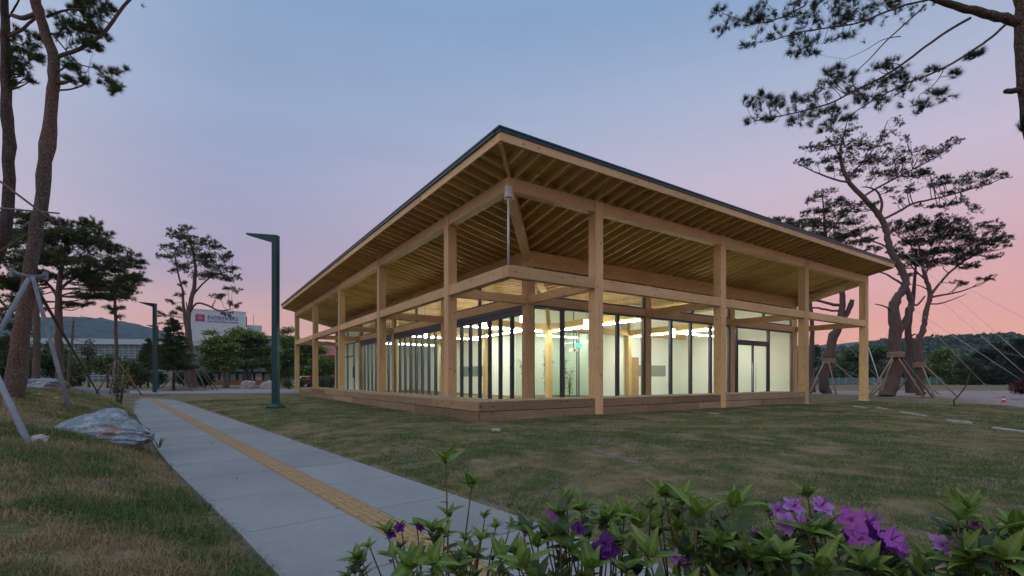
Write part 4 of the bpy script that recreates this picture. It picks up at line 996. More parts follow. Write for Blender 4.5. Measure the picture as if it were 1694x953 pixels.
for lab, a in (('steel blue prop right of the lone pine nearest its trunk', (316, 592, 342, 646)), ('brown prop right of the lone pine in the middle', (320, 592, 354, 645)), ('brown prop farthest right of the lone pine', (322, 592, 362, 637)), ('pale prop left of the lone pine', (310, 592, 304, 638)), ('dark prop reaching far left from the lone pine', (312, 594, 262, 646))):
    pr(lab, *a, 43.5, BP if 'brown' in lab or 'dark' in lab else GP)
pr('pale prop of the small fir pointing left', 286, 613, 279, 650, 39, TP_); pr('brown prop of the small fir pointing right', 287, 613, 321, 648, 39, BP)
def fir(label, x, ytop, ybot, yground, halfw, d, name='fir_tree'):
    p = px(x, yground, d); p.z = tz(p.x, p.y); zt = px(x, ytop, d).z; zb = px(x, ybot, d).z; Wm = halfw / F * d
    o = empty(name, p); m = MB(); m.tube([(0, 0, -.05), (0, 0, (zt - p.z) * .5), (0, 0, zt - p.z)], [.12, .09, .02], 7)
    P_, D_ = [], []
    for k in range(150):
        f = rs.rand() ** 1.25; z = zb + (zt - zb) * f - p.z; Lr = Wm * (1 - f) ** .8 * rs.uniform(.6, 1.12) + .08; a = rs.uniform(0, 2 * math.pi)
        e_ = Vector((math.cos(a) * Lr, math.sin(a) * Lr, z - Lr * .12 + .12 * Lr * 2)); s_ = Vector((0, 0, z))
        m.tube([s_, s_.lerp(e_, .55) - Vector((0, 0, .06 * Lr)), e_], [.025, .018, .006], 4, False)
        for q in np.linspace(.25, 1, int(5 + Lr * 9)):
            b = s_.lerp(e_, q)
            for w_ in range(3): P_.append(np.array(b) + rs.normal(size=3) * (.09 * Lr + .03) * np.array([1, 1, .5])); D_.append(np.array([math.cos(a), math.sin(a), .35]) + rs.normal(size=3) * .4)
    m.build('trunk', M['dark_bark'], o, True)
    me = needle_mesh('crown', P_, D_, 7, .2, .02, M['needles']); link('crown', me, o)
    tag(o, label, 'tree', gL)
fir('small dark cone shaped fir between the second lamp post and the lone pine', 287, 528, 612, 640, 32, 40)
fir('low dark fir peeping out left of the second lamp post', 245, 560, 612, 636, 18, 60)
def broad(label, d, trunks, pads, leaf='maple_leaf', n_per=1.6, L=.34, group=gL, name='broadleaf_tree', nn=7, bark_='leaf_bark', wd=None):
    return make_tree(name, label, d, trunks, [], pads, 'leaf', group, n_per, bark_, leaf, (L, wd or L * .55, nn), 7, sub=.5)
broad('bright green spreading maple nearest the tall lamp post', 62, [[(408, 640, 8), (407, 620, 7), (405, 600, 6), (400, 580, 5), (398, 560, 3)], [(403, 640, 6), (404, 620, 5), (410, 598, 4), (420, 575, 3)], [(414, 638, 5), (414, 618, 4.5), (428, 595, 3)]],
    [(398, 551, 20, 7), (415, 556, 22, 7), (432, 562, 16, 7), (385, 562, 20, 7), (440, 578, 18, 8), (405, 572, 26, 8), (425, 585, 24, 8), (445, 595, 12, 7), (395, 588, 22, 7), (430, 602, 22, 6), (410, 605, 18, 5), (448, 610, 8, 6)])
broad('yellow green maple left of the brightest maple', 58, [[(372, 640, 8), (371, 622, 7), (366, 605, 6), (360, 585, 4)], [(377, 640, 7), (377, 622, 6), (383, 605, 4), (388, 590, 3)]],
    [(352, 566, 16, 5), (366, 562, 16, 6), (342, 578, 14, 6), (360, 580, 22, 7), (378, 574, 16, 6), (346, 592, 16, 7), (368, 595, 22, 7), (388, 598, 14, 6), (340, 602, 10, 6), (358, 608, 16, 5), (380, 610, 12, 5), (348, 550, 8, 4)])
broad('green tree behind the far left columns of the pavilion', 66, [[(500, 640, 7), (500, 620, 6), (498, 600, 4), (496, 580, 3)], [(490, 640, 5), (488, 615, 4)]],
    [(478, 562, 16, 7), (500, 570, 22, 8), (522, 580, 20, 8), (480, 588, 22, 9), (508, 595, 26, 9), (535, 600, 22, 9), (475, 605, 18, 8), (500, 615, 24, 7), (528, 618, 22, 7), (545, 612, 14, 8), (466, 618, 10, 8)])
broad('pale green tree with a twiggy top left of the far left column', 70, [[(472, 640, 5), (471, 615, 4), (470, 590, 3)]], [(470, 550, 8, 4), (478, 545, 9, 4), (462, 560, 10, 6), (472, 572, 14, 7), (462, 590, 12, 8), (470, 605, 14, 8)], L=.3)
broad('tall narrow light green tree before the long glass hall', 60, [[(147, 640, 5), (147, 610, 4), (147, 585, 3)]], [(147, 568, 5, 7), (143, 580, 8, 8), (151, 584, 8, 8), (146, 598, 11, 9), (152, 608, 10, 7), (142, 610, 8, 7)], leaf='needles_soft', L=.28)
for lab, x, y, rx, ry, d, lf in (('round dark bush in front of the long glass hall', 178, 600, 22, 14, 55, 'bush_leaf'), ('dark spreading bush left of the slender pine', 210, 604, 18, 12, 52, 'bush_leaf'), ('mid green bush right of the slender pine', 232, 618, 16, 12, 58, 'bush_leaf'),
        ('soft green tree mass at the left edge', 15, 590, 34, 34, 34, 'needles_soft'), ('green bush behind the left pine trunks', 88, 590, 26, 26, 36, 'bush_leaf'), ('pale green bush beside the log', 120, 612, 18, 20, 46, 'needles_soft'), ('pale green shrub at the foot of the small fir', 305, 622, 14, 10, 60, 'bush_leaf'),
        ('green shrub behind the props of the lone pine', 338, 622, 14, 12, 62, 'bush_leaf'), ('small bush right of the lone pine base', 262, 622, 12, 10, 62, 'bush_leaf')):
    broad(lab, d, [[(x, y + ry + 12, 5), (x, y + ry, 4), (x + 2, y, 3)]], [(x, y, rx, ry), (x - rx * .4, y + ry * .4, rx * .7, ry * .7), (x + rx * .45, y + ry * .35, rx * .65, ry * .7), (x, y + ry * .9, rx * .9, ry * .5)], leaf=lf, L=.24, n_per=2.2, name='bush', group='bushes on the left')
broad('bare twiggy tree with few brown leaves left of the slender pine', 30, [[(112, 640, 7), (114, 610, 6), (118, 580, 5), (120, 550, 4), (122, 525, 2)]], [(118, 540, 20, 10), (105, 555, 14, 8), (135, 530, 14, 8), (125, 560, 14, 7)], leaf='needles_soft', n_per=.35, L=.1, bark_='leaf_bark', nn=3)
broad('low red leaved shrub left of the second lamp post', 50, [[(222, 645, 4), (222, 640, 3)]], [(216, 634, 9, 4), (228, 635, 9, 4)], leaf='red_leaf', L=.2, n_per=3, name='bush', group='bushes on the left')
for i, (x, y) in enumerate(((556, 0), (0, 0))): pass
for lab, x, y, rx, ry, d in (('low leafy shrub before the far left column', 500, 632, 12, 8, 45), ('leafy shrub between the two far left columns', 538, 632, 10, 9, 44), ('leafy shrub beside the glass at the far left end', 550, 630, 8, 8, 43), ('low shrub left of the far left column', 478, 634, 9, 8, 46)):
    broad(lab, d, [[(x, y + 14, 3), (x, y, 2)]], [(x, y, rx, ry), (x - 4, y + 3, rx * .6, ry * .6)], leaf='needles_soft', L=.16, n_per=5, name='bush', group='bushes on the left', nn=5)

# long glass hall
def box_rot(name, label, cat, A, Bp, depth, z0, z1):
    """building box whose front runs from A to Bp on plan"""
    A, Bp = Vector((A.x, A.y, 0)), Vector((Bp.x, Bp.y, 0)); dv = Bp - A
    o = empty(name, (A.x, A.y, 0), math.atan2(dv.y, dv.x)); tag(o, label, cat); return o, dv.length
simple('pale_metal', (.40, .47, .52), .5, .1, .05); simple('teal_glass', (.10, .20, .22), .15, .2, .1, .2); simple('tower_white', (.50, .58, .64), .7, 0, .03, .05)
simple('tile_grey', (.09, .105, .12), .7, 0, .2, 1); simple('red_roof', (.30, .085, .07), .7, 0, .2, 1); simple('plaster', (.55, .52, .47), .8, 0, .05, 1); simple('sign_red', (.30, .03, .09), .6, 0, .05); simple('sign_blue', (.015, .07, .22), .5, 0, .05)
simple('brick', (.22, .11, .08), .85, 0, .2, 3); simple('timber_dark', (.05, .035, .03), .7, 0, .2, 3)
hl, n_ = box_rot('glass_hall', 'long low glass hall with pale flat roof and horizontal louvres', 'building', px(62, 600, 150), px(312, 600, 156), 30, 0, 12)
zt = px(0, 560, 150).z
m = MB(); m.box((0, 0, 0), (n_, 25, zt - 1.8)); m.build('glass_wall', M['teal_glass'], hl)
m = MB(); m.box((-1, -1.6, zt - 1.7), (n_ + 1, 26, zt)); m.build('roof', M['pale_metal'], hl)
lv = None
for i in range(12):
    z = 1.2 + i * (zt - 3.6) / 12; bar('louvre', (0, -.35, z), (n_, -.35, z), .3, .16, M['pale_metal'], hl, bev=0)
for i in range(26):
    x = n_ * i / 25; bar('mullion', (x, -.2, 0), (x, -.2, zt - 1.7), .18, .22, M['pale_metal'], hl, bev=0)
# white tower block with lettering
A_, B_ = px(306, 600, 221), px(407, 600, 234.3)
tw, n_ = box_rot('tower_block', 'tall plain white block with blue lettering and a red emblem near its top', 'building', A_, B_, 20, 0, 33)
zt = px(318, 512, 222).z
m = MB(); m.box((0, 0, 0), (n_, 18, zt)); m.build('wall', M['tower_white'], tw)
m = MB(); m.box((-.15, -.15, zt), (n_ + .15, .25, zt + .5)); m.box((-.15, .25, zt), (.25, 18.1, zt + .5)); m.box((n_ - .25, .25, zt), (n_ + .15, 18.1, zt + .5)); m.box((n_ * .62, 3, zt), (n_ * .93, 9, zt + 1.1)); m.build('parapet', M['tower_white'], tw)
m = MB(); m.box((4.0, -.12, zt - 5.2), (7.6, -.01, zt - 2.0)); sg = m.build('emblem', M['sign_red'], tw)
m = MB()
for k in range(6):
    a = k * math.pi / 3; c_ = Vector((5.8 + math.cos(a) * .72, -.14, zt - 3.6 + math.sin(a) * .72))
    m.tube([c_ + Vector((math.cos(q) * .5, 0, math.sin(q) * .5)) for q in np.linspace(0, 2 * math.pi, 9)], .07, 4)
simple('sign_pink', (.75, .35, .42), .6, 0, .05); m.build('flower_mark', M['sign_pink'], sg)
def lettering(txt, size, x, z, width, mat, parent, name='lettering'):
    c = bpy.data.curves.new(name, 'FONT'); c.body = txt; c.size = size; c.extrude = .06; c.materials.append(mat)
    o = bpy.data.objects.new(name, c); COL.objects.link(o); o.parent = parent; o.rotation_euler = (math.pi / 2, 0, 0); o.location = (x, -.08, z)
    bpy.context.view_layer.update()
    k = width / o.dimensions.x if o.dimensions.x > 0 else 1
    me = bpy.data.meshes.new_from_object(o.evaluated_get(bpy.context.evaluated_depsgraph_get())); bpy.data.objects.remove(o)
    o = link(name, me, parent); o.rotation_euler = (math.pi / 2, 0, 0); o.location = (x, -.08, z); o.scale = (k, 1, 1)
    return o
lettering('한국전통문화대학교', 2.35, 8.6, zt - 4.1, n_ - 12.0, M['sign_blue'], tw)
lettering('KOREA NATIONAL UNIVERSITY OF HERITAGE', .85, 8.6, zt - 5.3, n_ - 12.0, M['sign_blue'], tw, 'small_lettering')
m = MB(); m.box((n_ + .02, 1.2, zt - 6.5), (n_ + .5, 4.2, zt - 1.5)); m.build('side_sign', M['sign_red'], tw)
sb, n2_ = box_rot('annex_block', 'small pale block with a roof mast right of the white tower', 'building', px(408, 600, 240), px(433, 600, 243), 10, 0, 26)
zt = px(420, 538, 241).z
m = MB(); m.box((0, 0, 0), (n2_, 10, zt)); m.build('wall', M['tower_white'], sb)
m = MB(); m.tube([(n2_ * .44, 4, zt), (n2_ * .44, 4, px(420, 518, 241).z)], .15, 6); m.build('mast', M['pale_metal'], sb)
m = MB(); m.box((1.2, -.05, zt - 8), (3.2, 0.0, zt - 6)); m.box((4.2, -.05, zt - 8), (6.0, 0.0, zt - 6)); m.build('window', M['teal_glass'], sb)
# traditional tiled hall behind the maples
th, n_ = box_rot('tiled_hall', 'low traditional hall with grey tiled roof, dark lattice windows and brick base', 'building', px(318, 640, 82), px(505, 640, 84), 8, 0, 5)
zr_, ze_ = px(0, 592, 82).z, px(0, 613, 82).z
m = MB(); m.add([(-1, -1.6, ze_), (n_ + 1, -1.6, ze_), (n_ + .5, 3.5, zr_), (-.5, 3.5, zr_), (-1, 8.6, ze_), (n_ + 1, 8.6, ze_), (-1, -1.6, ze_ - .2), (n_ + 1, -1.6, ze_ - .2), (n_ + 1, 8.6, ze_ - .2), (-1, 8.6, ze_ - .2)], [(0, 1, 2, 3), (3, 2, 5, 4), (6, 7, 1, 0), (7, 8, 5, 2, 1), (9, 6, 0, 3, 4), (9, 8, 7, 6)]); rf = m.build('roof', M['tile_grey'], th)
m = MB()
for i in range(int(n_ / .42)):
    x = -.9 + i * .42; m.tube([(x, -1.62, ze_ + .03), (x, .9, ze_ + .05 + (zr_ - ze_) * .49), (x * .985 + .3, 3.5, zr_ + .04)], .085, 4, False)
m.build('tile_rows', M['tile_grey'], rf)['kind'] = 'stuff'
m = MB(); m.box((-.6, 3.2, zr_), (n_ + .6, 3.8, zr_ + .35)); m.build('ridge', M['tile_grey'], rf)
m = MB(); m.box((0, .4, 0), (n_, 7, ze_ - .05)); m.build('wall', M['timber_dark'], th)
m = MB(); m.box((-.2, -.1, 0), (n_ + .2, .39, .9)); m.build('brick_base', M['brick'], th)
for i in range(13):
    x = n_ * (i + .1) / 13
    if i in (3, 7): m = MB(); m.box((x, .3, .9), (x + 1.2, .395, ze_ - .4)); m.build('plaster_panel', M['plaster'], th); continue
    m = MB(); wdt = n_ / 13 * .8
    for k in range(7): m.box((x + wdt * k / 6 - .02, .33, .95), (x + wdt * k / 6 + .02, .38, ze_ - .5))
    for k in range(5): m.box((x, .332, .95 + (ze_ - 1.5) * k / 4 - .02), (x + wdt, .378, .95 + (ze_ - 1.5) * k / 4 + .02))
    wn = m.build('window', M['pale_metal'], th); m = MB(); m.box((x, .382, .95), (x + wdt, .398, ze_ - .5)); m.build('pane', M['teal_glass'], wn)
for i in range(14): bar('post', (n_ * i / 13, .15, .9), (n_ * i / 13, .15, ze_ - .05), .22, .22, M['timber_dark'], th, bev=0)
rh, n_ = box_rot('red_roofed_building', 'brick building with red tiled roof far behind the left columns', 'building', px(470, 600, 170), px(620, 600, 176), 12, 0, 12)
z0_, z1_ = px(0, 588, 172).z, px(0, 572, 172).z
m = MB(); m.box((0, 0, 0), (n_, 12, z0_)); m.build('wall', M['brick'], rh)
m = MB(); m.add([(-1, -1.2, z0_), (n_ + 1, -1.2, z0_), (n_ + 1, 13, z0_), (-1, 13, z0_), (5, 6, z1_), (n_ - 5, 6, z1_)], [(0, 1, 5, 4), (1, 2, 5), (2, 3, 4, 5), (3, 0, 4), (3, 2, 1, 0)]); m.build('roof', M['red_roof'], rh)
for i in range(9):
    m = MB(); m.box((1.5 + i * n_ / 9, -.06, 4.5), (3.3 + i * n_ / 9, -.005, 6.4)); m.build('window', M['teal_glass'], rh)
wf, n_ = box_rot('long_white_block', 'long pale block under the wooded hill seen over the red roof', 'building', px(455, 600, 260), px(640, 600, 262), 12, 0, 12)
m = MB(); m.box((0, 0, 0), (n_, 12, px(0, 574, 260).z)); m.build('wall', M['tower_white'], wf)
m = MB(); m.box((-.3, -.3, px(0, 574, 260).z), (n_ + .3, 12.3, px(0, 572, 260).z)); m.build('roof', M['pale_metal'], wf)

# ------------------------------------------------------------------ cars far off behind the left columns
def car(label, x, y, d, mat, rz, L=4.3):
    p = px(x, y, d); o = empty('parked_car', (p.x, p.y, tz(p.x, p.y)), rz); tag(o, label, 'car', 'cars parked beyond the far left columns')
    prof = [(-2.15, .45), (-2.1, .8), (-1.7, .92), (-1.0, 1.42), (.5, 1.45), (1.2, .98), (2.0, .82), (2.15, .5), (2.1, .28), (-2.1, .28)]
    m = MB(); n = len(prof)
    for sgn, ins in ((-.85, 1), (.85, 1)): pass
    v = [(a, -.85 + (.12 if b > 1.2 else 0), b) for a, b in prof] + [(a, .85 - (.12 if b > 1.2 else 0), b) for a, b in prof]
    m.add(v, [tuple(range(n)), tuple(range(n, 2*n))[::-1]] + [(i + n, (i+1) % n + n, (i+1) % n, i) for i in range(n)]); m.build('body', mat, o)
    for sg in (-1, 1):
        m = MB(); m.add([(-.95, sg * .84, .98), (.95, sg * .84, .98), (.45, sg * .76, 1.36), (-.8, sg * .76, 1.36)], [(0, 1, 2, 3) if sg < 0 else (3, 2, 1, 0)]); m.build('window', M['black'], o)
        for wx in (-1.35, 1.35):
            m = MB(); m.tube([(wx, sg * .88, .32), (wx, sg * .68, .32)], .32, 14); wl = m.build('wheel', M['black'], o)
            m = MB(); m.tube([(wx, sg * .89, .32), (wx, sg * .87, .32)], .19, 10); m.build('rim', M['steel'], wl)
simple('car_red', (.35, .02, .02), .3, 0, .05); simple('car_white', (.7, .72, .75), .3, 0, .03); simple('car_black', (.02, .02, .025), .25, 0, .05)
car('red car glimpsed between the two far left columns', 527, 632, 60, M['car_red'], .2); car('white car left of the red car beyond the columns', 513, 632, 63, M['car_white'], .1); car('black car right of the red car beyond the columns', 541, 632, 58, M['car_black'], .3)

# ------------------------------------------------------------------ lamp posts
def lamp_post(label, x, y, d, h, arm, rz):
    p = px(x, y, d); p.z = tz(p.x, p.y); o = empty('lamp_post', p, rz); tag(o, label, 'lamp post', 'dark green lamp posts with bent arms along the path')
    LG = M['lamp_green']; w_ = .105
    m = MB(); b = .24; t_ = w_ + .02
    m.add([(-b, -b, -.05), (b, -b, -.05), (b, b, -.05), (-b, b, -.05), (-b, -b, .05), (b, -b, .05), (b, b, .05), (-b, b, .05), (-t_, -t_, .17), (t_, -t_, .17), (t_, t_, .17), (-t_, t_, .17)],
          [(3, 2, 1, 0), (8, 9, 10, 11)] + [(i, (i+1) % 4, (i+1) % 4 + 4, i + 4) for i in range(4)] + [(i + 4, (i+1) % 4 + 4, (i+1) % 4 + 8, i + 8) for i in range(4)]); m.build('base', LG, o)
    bar('post', (0, 0, .165), (0, 0, h - .02), 2 * w_, 2 * w_, LG, o, (0, 1, 0), bev=.012)
    m = MB(); a = w_ * .95
    v = [(a, -a, h), (a, a, h), (-a, a, h - .24), (-a, -a, h - .24), (a, -a, h - .021), (a, a, h - .021)]
    m.add([(w_, -a, h - .018), (w_, a, h - .018), (w_, a, h + .02), (w_, -a, h + .02), (-w_, -a, h - .24), (-w_, a, h - .24), (-arm, -a, h + .09), (-arm, a, h + .09), (-arm, -a, h + .15), (-arm, a, h + .15), (-w_ - .002, -a, h - .0), (-w_ - .002, a, h - .0)],
          [(3, 2, 9, 8), (6, 7, 5, 4), (8, 9, 7, 6), (0, 3, 8, 6, 4), (2, 1, 5, 7, 9), (0, 1, 2, 3), (1, 0, 4, 5)]); m.build('arm', LG, o)
    m = MB(); m.add([(-arm + .06, -a + .02, h + .075), (-arm + .06, a - .02, h + .075), (-arm * .42, a - .02, h - .10), (-arm * .42, -a + .02, h - .10)], [(0, 3, 2, 1)]); m.build('light_panel', M['white_plastic'], o)
    m = MB()
    for zz in (h - .85, h - 1.15):
        m.tube([(-w_ - .012, 0, zz), (w_ + .012, 0, zz)], .018, 6)
        m.tube([(0, -w_ - .012, zz - .01), (0, w_ + .012, zz - .01)], .018, 6)
    m.build('bolts', M['black'], o)
lamp_post('tall dark green lamp post on the lawn left of the pavilion', 456, 675, 18.1, 6.45, 1.15, R(-8))
lamp_post('second dark green lamp post at the far end of the path', 256, 652, 36.0, 6.75, 1.15, R(-4))
lamp_post('third lamp post rising just behind the second one', 259.5, 645, 49.0, 6.45, 1.0, R(-4))

# ------------------------------------------------------------------ rocks, log, stones
def rock_mat(name, lo, mid, hi, rust=True):
    m = Mat(name, .75); v = m.coords('Object', (1, 1.1, 1.5)); n = m.noise(v, 3.2, 9, .72, 1.1); n2 = m.noise(v, 10, 7, .75, 1.8); c = m.ramp(n, [(.3, lo), (.5, mid), (.7, hi)])
    c = m.mix(m.ramp(n2, [(.34, (1, 1, 1)), (.44, (0, 0, 0))]), c, [x * .3 for x in lo])
    if rust:
        n3 = m.noise(m.coords('Object'), 3.1, 4, .6); c = m.mix(m.ramp(n3, [(.60, (0, 0, 0)), (.66, (.8, .8, .8))]), c, (.27, .15, .11))
    m.col(c); m.bump(n2, .55, .025); M[name] = m.m
rock_mat('blue_rock', (.06, .10, .14), (.20, .26, .31), (.46, .52, .56)); rock_mat('pale_rock', (.22, .2, .19), (.36, .33, .31), (.5, .47, .45), False)
def rock(name, label, c, size, mat, seed, rz=0, rough=.35, profile=None, group=None, sub=5, cat='rock'):
    bm = bmesh.new(); bmesh.ops.create_icosphere(bm, subdivisions=sub, radius=1); V = np.array([v.co[:] for v in bm.verts]); off = seed * 13.7
    rq = np.random.RandomState(seed); n = np.zeros(len(V))
    for k in range(16):
        d_ = rq.normal(size=3); d_[2] *= .7; d_ /= np.linalg.norm(d_); h_ = rq.uniform(.55, .88); e_ = V @ d_ - h_
        V = V - np.clip(e_, 0, None)[:, None] * d_ * .92
    for k, (f, a) in enumerate(((1.6, .5), (3.7, .30), (8, .16), (17, .08))):
        q = V * f + off + k * 7.1
        n += a * (vnoise(q[:, 0] + q[:, 2] * .6, q[:, 1] * .8 + q[:, 2] * 1.7) + vnoise(q[:, 1] + q[:, 2], q[:, 0] * 1.3 - q[:, 2]) - 1)
    V = V * (1 + rough * n[:, None]); V = V * 1.22
    if profile: V = profile(V)
    for v, p in zip(bm.verts, V): v.co = (p[0] * size[0], p[1] * size[1], p[2] * size[2])
    me = bpy.data.meshes.new(name); bm.to_mesh(me); bm.free(); me.materials.append(mat)
    o = link(name, me); o.location = c; o.rotation_euler = (0, 0, rz); tag(o, label, cat, group); return o
def wedge(V):
    x = V[:, 0].copy(); V[:, 2] *= np.interp(x, [-1.1, -.5, 0, .5, 1.1], [.6, .98, .95, .75, .35]); V[:, 1] *= np.interp(x, [-1.1, 0, 1.1], [.7, 1, .6]); return V
pr_ = px(172, 722, 7.35); rock('boulder', 'large blue grey veined boulder with rusty patches beside the path', (pr_.x, pr_.y, .34), (.84, .6, .37), M['blue_rock'], 3, R(-8), .3, wedge)
pr_ = px(74, 636, 15); rock('boulder', 'flat blue grey rock lying on top of the left bank behind the pine', (pr_.x, pr_.y, tz(pr_.x, pr_.y) + .05), (.62, .4, .24), M['blue_rock'], 8, 0, .35)
pr_ = px(412, 640, 52); rock('boulder', 'pale boulder beyond the cross path left of the lamp post', (pr_.x, pr_.y, .2), (.72, .5, .75), M['pale_rock'], 5, .2, .3, group='pale boulders beyond the cross path')
pr_ = px(443, 640, 52); rock('boulder', 'wider pale boulder touching the tall lamp post in view', (pr_.x, pr_.y, .2), (.9, .5, .7), M['pale_rock'], 6, .6, .3, group='pale boulders beyond the cross path')
pr_ = px(402, 641, 54); rock('boulder', 'low brownish stone at the left of the pale boulders', (pr_.x, pr_.y, .1), (.5, .4, .35), M['pale_rock'], 11, .1, .3, group='pale boulders beyond the cross path', sub=4)
pr_ = px(298, 645, 41); rock('boulder', 'dark flat rock under the small fir', (pr_.x, pr_.y, .3), (.75, .45, .3), M['blue_rock'], 12, 0, .3, sub=4)
for i, (x, y, r, lab) in enumerate(((25, 657, .075, 'pale stone at the foot of the leaning pine'), (60, 655, .085, 'pale flat stone right of the leaning pine foot'), (66, 730, .10, 'grey stone at the foot of the thick corner pole'), (92, 660, .05, 'little grey stone on the bank behind the props'), (10, 668, .05, 'little pale stone at the left edge of the bank'))):
    c = onground(x, y); rock('stone', lab, (c.x, c.y, c.z + r * .2), (r * 1.3, r, r * .6), M['pale_rock'], 20 + i, i, .25, sub=3, group='small stones on the left bank', cat='stone')
a_, b_ = px(113, 640, 36), px(209, 644, 34.5); a_.z = tz(a_.x, a_.y) + .2; b_.z = tz(b_.x, b_.y) + .2
m = MB(); mid = (a_ + b_) / 2; m.tube([p - mid for p in (a_, a_.lerp(b_, .3), a_.lerp(b_, .65), b_)], [.27, .26, .25, .24], 14); o = m.build('log', M['grey_pole'], None, True); o.location = mid; tag(o, 'long grey debarked log lying at the left end of the path', 'log')
# stone edging slabs let into the right lawn
for i, (x0, y0, x1, y1, lab) in enumerate(((1412, 673, 1433, 676, 'pale stone slab in the grass before the corner column'), (1450, 676, 1466, 677.5, 'shortest pale stone slab in the grass below the forked pine'), (1490, 683, 1532, 690, 'pale stone slab in the grass below the far props'), (1567, 697, 1606, 702, 'pale stone slab in the grass below the crooked branch'), (1644, 710, 1700, 717, 'pale stone slab in the grass at the right edge'), (813, 713, 828, 713.6, 'small pale stone in the grass by the deck corner'), (1174, 685.4, 1189, 686, 'small pale stone in the grass before the middle column'))):
    a_, b_ = onground(x0, y0), onground(x1, y1); dv = b_ - a_; L_ = max(dv.length, .2)
    o = link('stone_slab', bar_mesh(L_, .10, .10, M['stone'], .012)); o.location = a_ + Vector((0, 0, .0)); o.rotation_euler = (0, 0, math.atan2(dv.y, dv.x)); tag(o, lab, 'stone slab', 'stone slabs let into the right lawn')
# traffic cone
c = onground(1660.5, 666, 10, 40); o = empty('traffic_cone', c); tag(o, 'small orange traffic cone with a white band on the gravel', 'cone')
m = MB(); m.box((-.12, -.12, -.01), (.12, .12, .02)); m.build('base', M['red_plastic'], o)
m = MB(); m.tube([(0, 0, .02), (0, 0, .13), (0, 0, .131), (0, 0, .21), (0, 0, .211), (0, 0, .33)], [.095, .068, .064, .046, .044, .02], 14); m.build('body', M['red_plastic'], o)
m = MB(); m.tube([(0, 0, .14), (0, 0, .20)], [.069, .053], 14, False); m.build('band', M['white_plastic'], o)
# soil mound under the lone pine
pm = px(300, 647, 41.5); m = MB(); ring = []
for i in range(9):
    r_ = i / 8
    for k in range(40):
        a = 2 * math.pi * k / 40; ring.append((math.cos(a) * r_ * 3.6, math.sin(a) * r_ * 2.2, .42 * (math.cos(r_ * math.pi) * .5 + .5) + .07 * (vnoise(np.array([math.cos(a) * r_ * 5 + 9]), np.array([math.sin(a) * r_ * 5 + 4]))[0] - .5)))
m.add(ring, [(i * 40 + k, (i + 1) * 40 + k, (i + 1) * 40 + (k + 1) % 40, i * 40 + (k + 1) % 40) for i in range(8) for k in range(40)])
simple('soil', (.17, .12, .09), .95, 0, .35, 5, .6); o = m.build('soil_mound', M['soil'], None, True); o.location = (pm.x, pm.y, tz(pm.x, pm.y) - .03); tag(o, 'low heap of bare soil round the lone pine', None, None, 'structure')
# teal site fence under the right tree line
o = empty('site_fence', px(1330, 645, 86)); o.location.z = 0; tag(o, 'long low teal panel fence before the right tree line', 'fence')
for i in range(20):
    m = MB(); x = i * 1.25; m.box((x + .03, -.03, .15), (x + 1.22, .03, 1.3)); m.build('panel', M['teal_glass'], o); bar('post', (x, 0, 0), (x, 0, 1.4), .06, .06, M['steel'], o, bev=0)

# ------------------------------------------------------------------ hills and the tree line on the right
def hill(name, label, ridge, d, thick, mat, bump=5, cell=9, step=5):
    X = [px(x, y, d).x for x, y in ridge]; Z = [px(x, y, d).z for x, y in ridge]
    gx_ = np.arange(min(X), max(X), step); gy_ = np.linspace(0, 1, 40)
    A, Bq = np.meshgrid(gx_, gy_, indexing='ij'); zz = np.interp(A, X, Z)
    prof_ = np.where(Bq < .6, np.sin(Bq / .6 * math.pi / 2) ** .9, np.cos((Bq - .6) / .4 * math.pi / 2) ** .9)
    y_ = d + (Bq - .6) * thick; z_ = zz * prof_ * (1 + 0 * A) + bump * (vnoise(A / cell, y_ / cell) + .5 * vnoise(A / cell * 2.3, y_ / cell * 2.3) - .75) * sstep(0, .12, prof_) - 1.5 * (1 - prof_)
    id_ = np.arange(A.size).reshape(A.shape); q = np.stack([id_[:-1, :-1].ravel(), id_[1:, :-1].ravel(), id_[1:, 1:].ravel(), id_[:-1, 1:].ravel()], 1)
    o = link(name, np_mesh(name, np.stack([A.ravel(), y_.ravel(), z_.ravel()], 1), q, mat, smooth=True)); tag(o, label, None, None, 'structure'); return o
def hillmat(name, lo, hi, sc_):
    m = Mat(name, .95); v = m.coords('Object'); n = m.noise(v, sc_, 5, .75); m.col(m.ramp(n, [(.35, lo), (.65, hi)])); m.bump(n, 1, 3); M[name] = m.m
hillmat('hill_far', (.02, .05, .062), (.05, .10, .105), .09); hillmat('hill_near', (.02, .042, .035), (.055, .09, .055), .15)  # hill_far has part of the haze's blue mixed into its colour
hill('left_hill', 'blue green wooded hill behind the glass hall', [(-900, 560), (-500, 520), (-200, 500), (-40, 515), (40, 526), (110, 531), (160, 532), (195, 531), (225, 538), (260, 549), (300, 560), (360, 569), (450, 573), (500, 566), (560, 570), (640, 575), (760, 582), (900, 585)], 850, 700, M['hill_far'], 7, 11, 5)
hill('far_ridge', 'distant pale blue ridge low on the right', [(900, 590), (1150, 585), (1280, 574), (1340, 573), (1390, 569), (1440, 565), (1500, 566), (1600, 572), (1800, 580), (1800, 590)], 1080, 500, M['hill_far'], 5, 12, 7)
hill('right_hill', 'wooded green hill rising behind the right tree line', [(1180, 618), (1300, 600), (1420, 582), (1470, 572), (1520, 570), (1560, 566), (1600, 570), (1650, 574), (1690, 588), (1760, 600), (1900, 590), (2400, 600)], 330, 260, M['hill_near'], 2, 9, 3)
